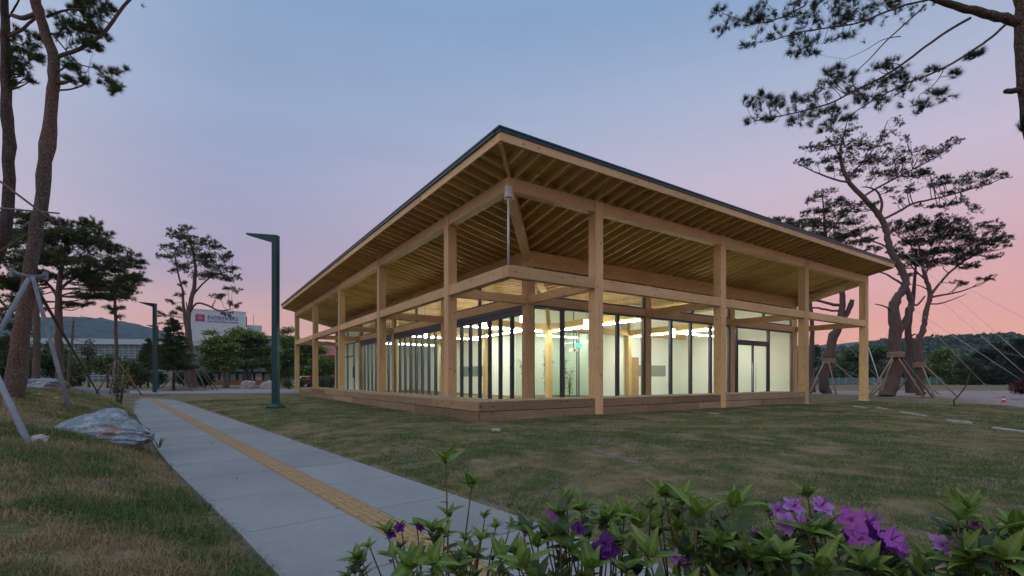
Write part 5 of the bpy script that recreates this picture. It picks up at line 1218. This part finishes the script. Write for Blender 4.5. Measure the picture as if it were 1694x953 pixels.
# crowns standing on the right hill, one mass
P_ = []; X_ = [px(x, y, 330).x for x, y in ((1180, 0), (2400, 0))]
rx_ = np.array([px(x, 0, 330).x for x in (1180, 1300, 1420, 1470, 1520, 1560, 1600, 1650, 1690, 1760, 1900, 2400)]); rz_ = np.array([px(0, y, 330).z for y in (618, 600, 582, 572, 570, 566, 570, 574, 588, 600, 590, 600)])
for k in range(620):
    x = rs.uniform(px(1190, 0, 330).x, px(1850, 0, 330).x); b = rs.uniform(.1, .66); z = np.interp(x, rx_, rz_) * (math.sin(min(b, .6) / .6 * math.pi / 2) ** .9)
    r_ = rs.uniform(3.2, 5.5); u = rs.normal(size=(46, 3)); u /= np.linalg.norm(u, axis=1, keepdims=True); u[:, 2] = np.abs(u[:, 2]) * 1.0
    P_.append(np.array([x, 330 + (b - .6) * 260, z + rs.uniform(0, 1.2)]) + u * r_ * np.array([1, 1, .85]))
me = leaf_mesh('hill_wood', np.concatenate(P_), 2.6, 1.8, M['far_leaf'], .3); tag(link('hill_wood', me), 'mass of tree crowns covering the right hill', None, None, 'stuff')
gT = 'trees of the line beyond the right lawn'
def rt(label, x, ytop, ybot, hw, d, leaf, kind='leaf', name='broadleaf_tree', twin=False):
    pads = []; n = rs.randint(9, 13)
    for k in range(n):
        f = rs.rand(); yy = ytop + (ybot - ytop) * (.12 + .8 * f); ww = hw * math.sin(math.pi * (.22 + .62 * f)); pads.append((x + rs.uniform(-.75, .75) * ww, yy, hw * rs.uniform(.32, .5), (ybot - ytop) * rs.uniform(.10, .16)))
    pads += [(x, ytop + (ybot - ytop) * .14, hw * .42, (ybot - ytop) * .13)]
    tr = [[(x, 648, 5), (x + 1, 636, 4), (x - 1, (ytop + ybot) / 2, 3), (x, ytop + 10, 1.5)]]
    if twin: tr.append([(x + 3, 648, 4), (x + 8, 630, 3), (x + 12, (ytop + ybot) / 2 + 8, 2)])
    return make_tree(name, label, d, tr, [], pads, kind, gT, .9 if kind == 'leaf' else 1.1, 'dark_bark', leaf, (.55, .3, 7) if kind == 'leaf' else (.5, .035, 11), 6, sub=.5)
rt('round mid green tree left of the stub pine', 1352, 592, 645, 24, 92, 'bush_leaf'); rt('dark tree between the stub pine and corner column', 1410, 580, 645, 28, 96, 'bush_leaf', twin=True); rt('tree just right of the corner column', 1450, 572, 645, 24, 98, 'bush_leaf')
rt('dull green tree left of the forked pine', 1385, 586, 645, 20, 104, 'maple_leaf'); rt('yellow green round tree right of the upright pine', 1562, 577, 645, 27, 88, 'maple_leaf', twin=True); rt('dark tree behind the forked pine props', 1495, 582, 648, 24, 94, 'bush_leaf')
rt('wide dark pine near the middle of the right tree line', 1606, 596, 640, 30, 84, 'needles', 'pine', 'pine_tree'); rt('tall dark pine right of the yellow green tree', 1640, 580, 640, 30, 86, 'needles_dark', 'pine', 'pine_tree', True); rt('dark pine at the right edge behind the cone', 1682, 578, 642, 30, 80, 'needles_dark', 'pine', 'pine_tree')
rt('low dark tree filling the gap left of the wide pine', 1535, 606, 648, 22, 90, 'bush_leaf'); rt('small dark conifer standing on the skyline left of the stub pine', 1349, 572, 612, 14, 130, 'needles_dark', 'pine', 'pine_tree'); rt('tree outside the right edge', 1740, 580, 645, 40, 82, 'bush_leaf'); rt('lower tree behind the gravel yard', 1585, 612, 650, 24, 95, 'bush_leaf'); rt('dark shrubby tree far right of the yard', 1660, 612, 650, 26, 96, 'bush_leaf')
rt('dark tree low behind the upright pine trunk', 1515, 600, 650, 22, 100, 'bush_leaf'); rt('tree left behind the end wall', 1318, 590, 648, 22, 100, 'bush_leaf'); rt('distant tree masking the fence by the corner column', 1432, 600, 650, 22, 90, 'bush_leaf'); rt('distant tree behind the stub pine foot', 1370, 606, 650, 22, 88, 'bush_leaf')
make_tree('pine_tree', 'dark pine bough reaching in from the right edge above the yard', 38, [[(1750, 690, 16), (1740, 640, 14), (1725, 600, 12), (1715, 575, 8), (1705, 560, 4)]], [[(1722, 598, 6), (1690, 590, 4), (1655, 582, 2), (1642, 570, 1)]], [(1690, 582, 18, 5), (1665, 580, 14, 5), (1650, 572, 8, 4), (1705, 572, 18, 6), (1700, 598, 14, 5), (1720, 560, 20, 6)], group=gT, n_per=3, tuft=(.3, .016, 12), leaf='needles_dark', seg=3)
make_tree('broadleaf_tree', 'low dark red maple at the right edge beside the cone', 27, [[(1700, 672, 5), (1698, 655, 4), (1694, 640, 2)]], [], [(1690, 636, 14, 6), (1680, 642, 10, 5), (1700, 630, 14, 7), (1688, 648, 12, 4), (1705, 645, 12, 6)], 'leaf', None, 7, 'dark_bark', 'red_leaf', (.11, .06, 6), 6)

# ------------------------------------------------------------------ plants inside the glazed court
for i, (v, u, h) in enumerate(((10.3, 11.6, 2.9), (10.9, 12.5, 2.3), (12.0, 11.5, 2.0), (12.6, 12.7, 2.6), (10.5, 14.0, 2.5))):
    t = local('court_plant', ['tall thin leafy plant behind the pale inner column', 'thin leafy plant behind the glass screen left of the projector', 'thin leafy plant behind the glass screen under the projector', 'thin leafy plant in the glazed court right of the projector', 'thin leafy plant seen through the nearest folding panels'][i], 'plant')
    m = MB(); P_ = []
    for k in range(5):
        a = rs.uniform(0, 6.28); r_ = rs.uniform(.1, .45); pts = [(v, u, .03), (v + math.cos(a) * r_ * .4, u + math.sin(a) * r_ * .4, h * .5), (v + math.cos(a) * r_, u + math.sin(a) * r_, h * rs.uniform(.7, 1))]
        m.tube(pts, [.02, .014, .006], 5)
        for q in rs.uniform(.2, 1, 26): P_.append(np.array(Vector(pts[0]).lerp(Vector(pts[2]), q)) + rs.normal(size=3) * .09)
    m.build('stem', M['leaf_bark'], t); link('foliage', leaf_mesh('foliage', P_, .11, .06, M['bush_leaf'], .3), t)

# ------------------------------------------------------------------ azaleas in the foreground bed
def azleaf_mat(name, a, b):
    m = Mat(name, .45); oi = m.n('ShaderNodeObjectInfo'); at = m.n('ShaderNodeAttribute'); at.attribute_name = 'rnd'
    k = m.ramp(oi.outputs['Random'], [(0, a), (1, b)]); n = m.noise(m.coords('Object'), 60, 4, .6); k = m.mix(.35, k, m.ramp(n, [(.3, [x * .6 for x in a]), (.7, b)]))
    if name == 'azalea_leaf':          # pale midrib and side veins
        tc_ = m.n('ShaderNodeTexCoord'); sp_ = m.n('ShaderNodeSeparateXYZ'); m.l(tc_.outputs['Object'], sp_.inputs[0]); ay = m.n('ShaderNodeMath', operation='ABSOLUTE'); m.l(sp_.outputs[1], ay.inputs[0])
        k = m.mix(m.ramp(ay.outputs[0], [(0, (.55, .55, .55)), (.0011, (0, 0, 0))]), k, (.30, .36, .12))
        d_ = m.n('ShaderNodeMath', operation='SUBTRACT'); m.l(sp_.outputs[0], d_.inputs[0]); m.l(ay.outputs[0], d_.inputs[1]); w_ = m.n('ShaderNodeMath', operation='MULTIPLY'); w_.inputs[1].default_value = 900; m.l(d_.outputs[0], w_.inputs[0])
        s_ = m.n('ShaderNodeMath', operation='SINE'); m.l(w_.outputs[0], s_.inputs[0]); k = m.mix(m.ramp(s_.outputs[0], [(.75, (0, 0, 0)), (1, (.4, .4, .4))]), k, [x * .55 for x in a])
    m.col(k); m.b.inputs['Specular IOR Level'].default_value = .35
    tl = m.n('ShaderNodeBsdfTranslucent'); m.l(k, tl.inputs[0]); ms = m.n('ShaderNodeMixShader'); ms.inputs[0].default_value = .3
    m.l(m.b.outputs[0], ms.inputs[1]); m.l(tl.outputs[0], ms.inputs[2]); m.l(ms.outputs[0], m.t.nodes['Material Output'].inputs[0]); M[name] = m.m
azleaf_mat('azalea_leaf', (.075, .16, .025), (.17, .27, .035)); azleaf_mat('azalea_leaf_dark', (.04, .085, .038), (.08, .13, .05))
def petal_mat(name, edge, mid):
    m = Mat(name, .6); g = m.n('ShaderNodeTexCoord'); sp_ = m.n('ShaderNodeSeparateXYZ'); m.l(g.outputs['Object'], sp_.inputs[0])
    mm = m.n('ShaderNodeMapRange'); mm.inputs[2].default_value = .034; m.l(sp_.outputs[0], mm.inputs[0]); n = m.noise(m.coords('Object', (1, 6, 1)), 90, 3)
    k = m.ramp(mm.outputs[0], [(0, mid), (.45, [a * .5 + b * .5 for a, b in zip(mid, edge)]), (.9, edge)]); k = m.mix(.25, k, m.ramp(n, [(.3, [x * .6 for x in mid]), (.7, edge)]))
    m.col(k); tl = m.n('ShaderNodeBsdfTranslucent'); m.l(k, tl.inputs[0]); ms = m.n('ShaderNodeMixShader'); ms.inputs[0].default_value = .35
    m.l(m.b.outputs[0], ms.inputs[1]); m.l(tl.outputs[0], ms.inputs[2]); m.l(ms.outputs[0], m.t.nodes['Material Output'].inputs[0]); M[name] = m.m
petal_mat('petal_lilac', (.52, .33, .72), (.42, .08, .45)); petal_mat('petal_purple', (.33, .07, .52), (.55, .16, .5)); petal_mat('petal_dark', (.16, .03, .30), (.12, .02, .2))
simple('azalea_stem', (.12, .075, .05), .8, 0, .25, 40); simple('young_stem', (.17, .13, .05), .7, 0, .2, 40)
def blade_shape(L, Wd, fold, curl, ns=6, tip=1.0, blunt=.55, ruffle=0):
    m = MB(); rows = []
    for i in range(ns + 1):
        t = i / ns; ww = Wd * math.sin(math.pi * min(1, t ** blunt)) ** .85 if 0 < t < 1 else 0
        z = -curl * L * t * t + .02 * L * math.sin(t * 9)
        rf_ = ruffle * L * t; rows.append(((L * t, -ww / 2, z + fold * ww + rf_ * math.sin(t * 23)), (L * t, 0, z), (L * t, ww / 2, z + fold * ww + rf_ * math.sin(t * 19 + 2))))
    v = [p for r_ in rows for p in r_]; f = []
    for i in range(ns):
        a = i * 3; f += [(a, a + 1, a + 4, a + 3), (a + 1, a + 2, a + 5, a + 4)]
    m.add(v, f); return m
LV = [blade_shape(.054, .0245, .22, .22).mesh('leaf', M['azalea_leaf'], True), blade_shape(.062, .026, .18, .36).mesh('leaf', M['azalea_leaf'], True), blade_shape(.050, .023, .30, .12).mesh('leaf', M['azalea_leaf'], True),
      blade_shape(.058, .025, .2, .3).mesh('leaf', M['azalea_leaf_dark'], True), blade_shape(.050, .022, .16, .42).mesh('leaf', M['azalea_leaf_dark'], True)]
PT = {k: blade_shape(.028, .022, .10, .38, 8, blunt=.85, ruffle=.10).mesh('petal', M[k], True) for k in ('petal_lilac', 'petal_purple', 'petal_dark')}
def orient(axis, yaw, elev):
    """matrix whose X points out at angle elev above the plane normal to axis"""
    A = Vector(axis).normalized(); X0 = A.orthogonal().normalized(); Y0 = A.cross(X0)
    out = (X0 * math.cos(yaw) + Y0 * math.sin(yaw)); X = (out * math.cos(elev) + A * math.sin(elev)).normalized()
    Zn = (A * math.cos(elev) - out * math.sin(elev)).normalized(); Yn = Zn.cross(X)
    return Matrix((X, Yn, Zn)).transposed().to_4x4()
def azalea(label, cx, d0, listed, fill, seed):
    rng = np.random.RandomState(seed); base = px(cx, 953, d0); base.z = tz(base.x, base.y)
    o = empty('azalea_bush', base); tag(o, label, 'azalea', 'azalea bushes in the foreground bed'); sm = MB(); nleaf = 0; extra = MB()
    tips = [(x, y, s_, d, 1) for (x, y, s_, d) in listed] + [(x, y, s_, d, 0) for (x, y, s_, d) in fill]
    forks = [base + Vector((rng.uniform(-.1, .1), rng.uniform(-.05, .05), rng.uniform(.12, .35))) for k in range(6)]
    for fk in forks: sm.tube([Vector((0, 0, -.05)) + (fk - base) * Vector((0, 0, 0)).length, (fk - base) * .6, fk - base], [.009, .008, .006], 6)
    for x, y, s_, d, lead in tips:
        p = px(x, y, d) - base; fk = min(forks, key=lambda f: (f - base - p).length + rng.uniform(0, .2)) - base
        mid = fk.lerp(p, .55) + Vector((rng.normal() * .012, rng.normal() * .012, -.02)); axis_ = (p - mid).normalized() + Vector((rng.normal() * .25, rng.normal() * .25 - .15, .5)); axis_.normalize()
        pts, rr2 = smooth_path([fk, mid, p], [.0042, .003, .0016], 3); sm.tube([Vector(q) for q in pts], rr2, 5)
        sc_ = s_ / 46; n = rng.randint(5, 9); y0 = rng.uniform(0, 6.28)
        for k in range(n):
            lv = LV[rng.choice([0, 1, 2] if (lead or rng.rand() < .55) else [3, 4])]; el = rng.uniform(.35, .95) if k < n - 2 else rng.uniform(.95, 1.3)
            Mx = Matrix.Translation(p + axis_ * rng.uniform(-.006, .006)) @ orient(axis_, y0 + k * 2.4 + rng.normal() * .2, el) @ Matrix.Scale(sc_ * rng.uniform(.8, 1.15), 4)
            if nleaf < 300:
                q = link('leaf', lv, o); q.matrix_local = Mx; nleaf += 1
            else: extra.add([Mx @ v.co for v in lv.vertices], [tuple(f.vertices) for f in lv.polygons])
        # lower side leaves on the stem
        for k in range(rng.randint(1, 4)):
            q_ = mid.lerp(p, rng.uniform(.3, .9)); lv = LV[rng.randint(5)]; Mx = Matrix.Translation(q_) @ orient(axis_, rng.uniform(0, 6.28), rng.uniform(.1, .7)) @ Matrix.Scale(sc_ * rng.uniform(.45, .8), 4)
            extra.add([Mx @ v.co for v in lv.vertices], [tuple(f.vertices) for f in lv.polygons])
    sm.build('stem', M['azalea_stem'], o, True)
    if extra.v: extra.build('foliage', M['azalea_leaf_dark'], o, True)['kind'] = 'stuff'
    return o
def flower(o, x, y, d, kind, sc_=1.0, axis_=(0, -.75, .55)):
    base = o.location; p = px(x, y, d) - base; A = Vector(axis_) + Vector((rs.normal() * .35, rs.normal() * .15, rs.normal() * .25)); A.normalize()
    m = MB(); m.tube([p - A * .022, p - A * .008, p + A * .002], [.0025, .004, .007], 8)
    for k in range(6):
        a = rs.uniform(0, 6.28); X0 = A.orthogonal().normalized(); Y0 = A.cross(X0); q = p + A * .03 + (X0 * math.cos(a) + Y0 * math.sin(a)) * .008; m.tube([p, p.lerp(q, .6) + A * .004, q], .0007, 4)
    f = m.build('flower', M[kind], o, True); y0 = rs.uniform(0, 6.28)
    for k in range(5):
        c = link('petal', PT[kind], f); c.matrix_local = Matrix.Translation(p) @ orient(A, y0 + k * 2 * math.pi / 5 + rs.normal() * .1, rs.uniform(.35, .75)) @ Matrix.Scale(sc_ * rs.uniform(.9, 1.1), 4)
def fillpts(rng, n, x0, x1, top, d0, d1, s0=34, s1=52, pw_=1.0):
    r_ = []
    for k in range(n):
        x = rng.uniform(x0, x1); yt = np.interp(x, [p[0] for p in top], [p[1] for p in top]); f = rng.rand() ** pw_; y = yt + f * (1010 - yt); d = d1 + (d0 - d1) * min(1, f * 1.1) * rng.uniform(.85, 1.0) if False else np.clip(d1 - (d1 - d0) * f + rng.normal() * .05, .85, 1.6)
        r_.append((x, y, rng.uniform(s0, s1) / d * 1.0 * .98 * d, d))
    return r_
TOP = [(540, 945), (590, 915), (620, 885), (680, 862), (740, 872), (800, 885), (860, 872), (900, 872), (930, 850), (975, 880), (1000, 862), (1060, 852), (1100, 835), (1150, 848), (1200, 862), (1260, 890), (1330, 868), (1400, 890), (1480, 915), (1540, 895), (1590, 868), (1640, 880), (1694, 868), (1760, 870)]
rg = np.random.RandomState(21)
az = []
az.append(azalea('leftmost azalea with two tall leafy shoots over the path', 735, 1.25, [(738, 768, 56, 1.25), (780, 806, 44, 1.25), (743, 854, 34, 1.27), (802, 856, 24, 1.28), (592, 928, 42, 1.15), (612, 906, 24, 1.2), (640, 884, 32, 1.22), (664, 874, 26, 1.25), (715, 880, 42, 1.2), (690, 872, 28, 1.25), (770, 892, 24, 1.25), (820, 872, 22, 1.3), (845, 868, 20, 1.3), (680, 938, 52, 1.05), (715, 935, 46, 1.05), (830, 930, 44, 1.05), (755, 945, 40, 1.1)],
    fillpts(rg, 41, 560, 860, TOP, 1.02, 1.28, 24, 40, .8), 1))
az.append(azalea('dense azalea in the middle of the bed with dark violet blooms', 985, 1.15, [(938, 836, 44, 1.12), (962, 846, 36, 1.14), (912, 886, 44, 1.08), (948, 912, 50, 1.02), (1004, 862, 46, 1.1), (1032, 858, 48, 1.1), (1052, 876, 46, 1.08), (1077, 842, 34, 1.14), (1018, 900, 46, 1.04), (890, 905, 46, 1.05), (870, 938, 56, .98), (980, 940, 52, .98)],
    fillpts(rg, 48, 850, 1085, TOP, .98, 1.18, 34, 50, .8), 2))
az.append(azalea('azalea with the largest pale green leaf whorls right of the middle', 1160, 1.12, [(1100, 822, 46, 1.12), (1128, 834, 48, 1.1), (1152, 858, 60, 1.02), (1178, 838, 34, 1.12), (1213, 842, 48, 1.08), (1240, 930, 58, .98), (1190, 905, 58, 1.0), (1120, 880, 44, 1.06), (1075, 925, 56, .98), (1262, 900, 40, 1.06)],
    fillpts(rg, 44, 1075, 1290, TOP, .96, 1.16, 36, 54, .8), 3))
az.append(azalea('azalea crowned with lilac and bright purple blooms', 1390, 1.08, [(1336, 822, 36, 1.1), (1362, 880, 46, 1.04), (1338, 885, 50, 1.02), (1385, 905, 46, 1.02), (1290, 925, 52, .98), (1430, 940, 50, .98), (1360, 945, 56, .95), (1270, 850, 26, 1.12), (1480, 935, 36, 1.02)],
    fillpts(rg, 44, 1280, 1500, TOP, .95, 1.12, 34, 52, .7), 4))
az.append(azalea('rightmost azalea with few pale blooms and broad leaves', 1600, 1.05, [(1585, 862, 62, .98), (1600, 848, 50, 1.0), (1640, 890, 52, .98), (1682, 878, 50, 1.0), (1545, 930, 46, 1.0), (1665, 930, 60, .92), (1600, 935, 56, .95)],
    fillpts(rg, 44, 1500, 1760, TOP, .92, 1.1, 36, 56, .7), 5))
for (x, y, d, kd, s_) in ((1312, 840, 1.08, 'petal_lilac', 1), (1358, 838, 1.07, 'petal_lilac', 1.1), (1299, 866, 1.06, 'petal_lilac', 1), (1325, 868, 1.05, 'petal_lilac', 1), (1284, 846, 1.1, 'petal_lilac', .85), (1257, 886, 1.08, 'petal_lilac', .9),
        (1408, 862, 1.04, 'petal_purple', 1.15), (1436, 864, 1.04, 'petal_purple', 1.15), (1418, 894, 1.02, 'petal_purple', 1.2), (1474, 894, 1.02, 'petal_purple', 1.15), (1448, 882, 1.06, 'petal_dark', 1), (1452, 908, 1.03, 'petal_dark', 1.1), (1440, 915, 1.04, 'petal_dark', 1), (1405, 878, 1.06, 'petal_dark', .9), (1484, 910, 1.02, 'petal_purple', .9)):
    flower(az[3], x, y, d, kd, s_)
for (x, y, d, kd, s_) in ((1557, 902, .98, 'petal_lilac', .95), (1606, 912, .97, 'petal_dark', 1), (1610, 868, 1.0, 'petal_lilac', .5), (1632, 893, .97, 'petal_lilac', .4)): flower(az[4], x, y, d, kd, s_)
for (x, y, d, kd, s_) in ((917, 849, 1.1, 'petal_purple', .8), (958, 877, 1.08, 'petal_dark', .7), (1003, 902, 1.02, 'petal_dark', 1), (1008, 914, 1.02, 'petal_dark', 1), (990, 918, 1.02, 'petal_dark', .9), (982, 912, 1.02, 'petal_dark', .7)): flower(az[1], x, y, d, kd, s_)
for (x, y, d, kd, s_) in ((648, 882, 1.22, 'petal_dark', .6), (660, 874, 1.22, 'petal_dark', .55), (695, 872, 1.24, 'petal_dark', .5), (870, 878, 1.2, 'petal_purple', .5)): flower(az[0], x, y, d, kd, s_)
flower(az[2], 1114, 920, 1.02, 'petal_lilac', .6); flower(az[2], 1136, 931, 1.02, 'petal_dark', .5)

# shrub with yellow blooms at the path edge, and small weeds round the boulder
c = px(197, 672, 20); c.z = tz(c.x, c.y); o = empty('flowering_shrub', c); tag(o, 'upright leafy shrub with small yellow blooms at the path edge', 'shrub')
m = MB(); P_, Y_ = [], []
for k in range(16):
    a = rs.uniform(0, 6.28); r_ = rs.uniform(.1, .5); h = rs.uniform(.9, 1.9); lx = math.cos(a) * r_ - (.7 * (k < 4)); pts = [Vector((math.cos(a) * .08, math.sin(a) * .08, -.03)), Vector((lx * .35, math.sin(a) * r_ * .4, h * .55)), Vector((lx, math.sin(a) * r_, h))]
    m.tube(pts, [.012, .009, .004], 5)
    for q in rs.uniform(.3, 1, 42): P_.append(np.array(pts[0].lerp(pts[1], min(1, q * 2)) if q < .5 else pts[1].lerp(pts[2], q * 2 - 1)) + rs.normal(size=3) * .07)
    for q in rs.uniform(.55, 1, 5): Y_.append(np.array(pts[1].lerp(pts[2], q * 2 - 1)) + rs.normal(size=3) * .06)
m.build('stem', M['leaf_bark'], o, True); link('foliage', leaf_mesh('foliage', P_, .085, .045, M['needles_soft'], .3), o); link('blossom', leaf_mesh('blossom', np.repeat(Y_, 3, 0) + rs.normal(size=(len(Y_) * 3, 3)) * .012, .045, .04, M['yellow_bloom'], .2), o)
def weed(label, x, y, n, L, spread, mat='needles_soft', d=None):
    c = onground(x, y); o = empty('weed', c); m = MB()
    for k in range(n):
        a = rs.uniform(0, 6.28); e_ = Vector((math.cos(a) * spread * rs.uniform(.3, 1), math.sin(a) * spread * rs.uniform(.3, 1), 0)); l_ = L * rs.uniform(.6, 1); wv = Vector((-math.sin(a), math.cos(a), 0)) * .008
        p = [Vector((0, 0, -.01)), e_ * .35 + Vector((0, 0, l_ * .6)), e_ * .75 + Vector((0, 0, l_ * .95)), e_ * 1.2 + Vector((0, 0, l_ * .85))]
        m.add([p[0] - wv * .6, p[0] + wv * .6, p[1] - wv, p[1] + wv, p[2] - wv * .7, p[2] + wv * .7, p[3]], [(0, 1, 3, 2), (2, 3, 5, 4), (4, 5, 6)])
    m.build('foliage', M[mat], o); tag(o, label, 'weed'); return o
weed('bright green grass tuft at the right tip of the boulder', 263, 745, 9, .26, .18, 'maple_leaf'); weed('small thin weed behind the boulder by the path', 246, 722, 6, .2, .07); weed('little leafy weed right above the boulder', 226, 705, 7, .16, .09, 'maple_leaf'); weed('dry weed between boulder and path', 252, 732, 5, .16, .06)

# ------------------------------------------------------------------ grass
def grass(name, label, n, r0, r1, a0, a1, keep, hmin, hmax, wid, two, lean, gb, seed):
    rng = np.random.RandomState(seed)
    r = r0 + (r1 - r0) * rng.rand(n) ** 1.15; th_ = np.radians(rng.uniform(a0, a1, n)); x = r * np.sin(th_); y = r * np.cos(th_)
    P1 = fbm(x * .8 + 3, y * .8 + 8, 4); P2 = fbm(x * 2.6 + 40, y * 2.6 + 21, 4); P3 = fbm(x * 6.3 + 11, y * 6.3 + 2, 3)
    pat = .25 * P1 + .40 * P2 + .35 * P3
    k = keep(x, y) & (rng.rand(n) < np.clip((pat - .37) / .08, .06, 1)); x, y, r, pat, P3 = x[k], y[k], r[k], pat[k], P3[k]; n = len(x)
    z = terrain(x, y) - .006; hgt = rng.uniform(hmin, hmax, n) * (.6 + .9 * np.clip((pat - .3) / .3, 0, 1)); wv = wid * (.7 + .6 * rng.rand(n)) * (1 + r * .07)
    az_ = rng.uniform(0, 6.28, n); dx, dy = np.cos(az_), np.sin(az_); ln = rng.uniform(.2, 1.0, n) * lean
    fc = rng.uniform(0, 6.28, n); sx, sy = np.cos(fc) * wv / 2, np.sin(fc) * wv / 2
    g = np.clip((.55 * P1[k] + .45 * P2[k] - .5) * 6 + gb + rng.normal(size=n) * .22, 0, 1)
    if two:
        V = np.stack([np.stack([x - sx, y - sy, z], 1), np.stack([x + sx, y + sy, z], 1), np.stack([x + dx * hgt * ln * .35 - sx * .8, y + dy * hgt * ln * .35 - sy * .8, z + hgt * .72], 1), np.stack([x + dx * hgt * ln * .35 + sx * .8, y + dy * hgt * ln * .35 + sy * .8, z + hgt * .72], 1), np.stack([x + dx * hgt * ln, y + dy * hgt * ln, z + hgt * (1.0 - .35 * ln)], 1)], 1).reshape(-1, 3)
        b = np.arange(n) * 5; Fc = np.stack([np.stack([b, b + 1, b + 3], 1), np.stack([b, b + 3, b + 2], 1), np.stack([b + 2, b + 3, b + 4], 1)], 1).reshape(-1, 3); g = np.repeat(g, 3)
    else:
        V = np.stack([np.stack([x - sx, y - sy, z], 1), np.stack([x + sx, y + sy, z], 1), np.stack([x + dx * hgt * ln, y + dy * hgt * ln, z + hgt * (1 - .3 * ln)], 1)], 1).reshape(-1, 3); Fc = np.arange(n * 3).reshape(-1, 3)
    o = link(name, np_mesh(name, V, Fc, M['grass_blade'], g)); tag(o, label, None, None, 'stuff'); return o
ca, sa = math.cos(YAW), math.sin(YAW)
def loc_uv(x, y): return (x + .109) * ca + (y - 13) * sa, -(x + .109) * sa + (y - 13) * ca
def right_ok(x, y):
    s, t = st(x, y); v, u = loc_uv(x, y)
    e_ = .45 * vnoise(x * 1.7, y * 1.7) - .05
    bld = ((v > -.92 - e_) & (u > -.02 - e_) & (v < 16.3) & (u < 25)) | ((v > 16) & (u > -.3) & (v < 27))
    cross = (y > 33.2) & (x < -9); XL = np.where(y < 31, 21 + (y - 19.7) * .53, 27 - (y - 31) * 1.2)
    return (s > S1 + .02 + .05 * vnoise(x * 5, y * 5)) & ~bld & ~cross & ~((x > XL - .3) & (y > 18))
grass('grass', 'short patchy turf of green and straw coloured blades on the right lawn', 680000, 2.2, 30, -44, 54, right_ok, .02, .05, .0042, False, 1.0, .85, 1)
for i, (x, y, lab) in enumerate(((349, 739, 'small dry leaf on the near part of the path'), (392, 799, 'larger dry leaf on the path by the tactile strip'), (560, 850, 'dry leaf on the path nearest the azaleas'))):
    c = onground(x, y, 2, 14); o = link('fallen_leaf', LV[3].copy()); o.data.materials[0] = M['brown_pole']; c.z = .012; o.location = c; o.rotation_euler = (.2, .1, i * 2.1); o.scale = (.9,) * 3; tag(o, lab, 'leaf')
boulder_c = px(172, 722, 7.35)
def left_ok(x, y):
    s, t = st(x, y); return (s < np.interp(t, [3.5, 9], [.79, .60]) - .02 + .07 * vnoise(x * 6, y * 6)) & (y > 1.2) & (((x - boulder_c.x) / .62) ** 2 + ((y - boulder_c.y) / .40) ** 2 > 1)
grass('grass', 'longer dry straw grass mixed with green on the left bank', 260000, 1.5, 24, -60, -5, left_ok, .03, .085, .0042, True, 1.5, .13, 2)

# ------------------------------------------------------------------ evening air
m = bpy.data.materials.new('haze'); m.use_nodes = True; t = m.node_tree; t.nodes.remove(t.nodes['Principled BSDF'])
pv = t.nodes.new('ShaderNodeVolumePrincipled'); pv.inputs['Color'].default_value = (.55, .72, .95, 1); pv.inputs['Density'].default_value = .00018; pv.inputs['Anisotropy'].default_value = 0
t.links.new(pv.outputs[0], t.nodes['Material Output'].inputs['Volume'])
q = MB(); q.box((-1500, -1500, -12), (1500, 1500, 150)); o = q.build('haze', m); o['kind'] = 'stuff'; o['label'] = 'thin bluish evening haze over the far hills'
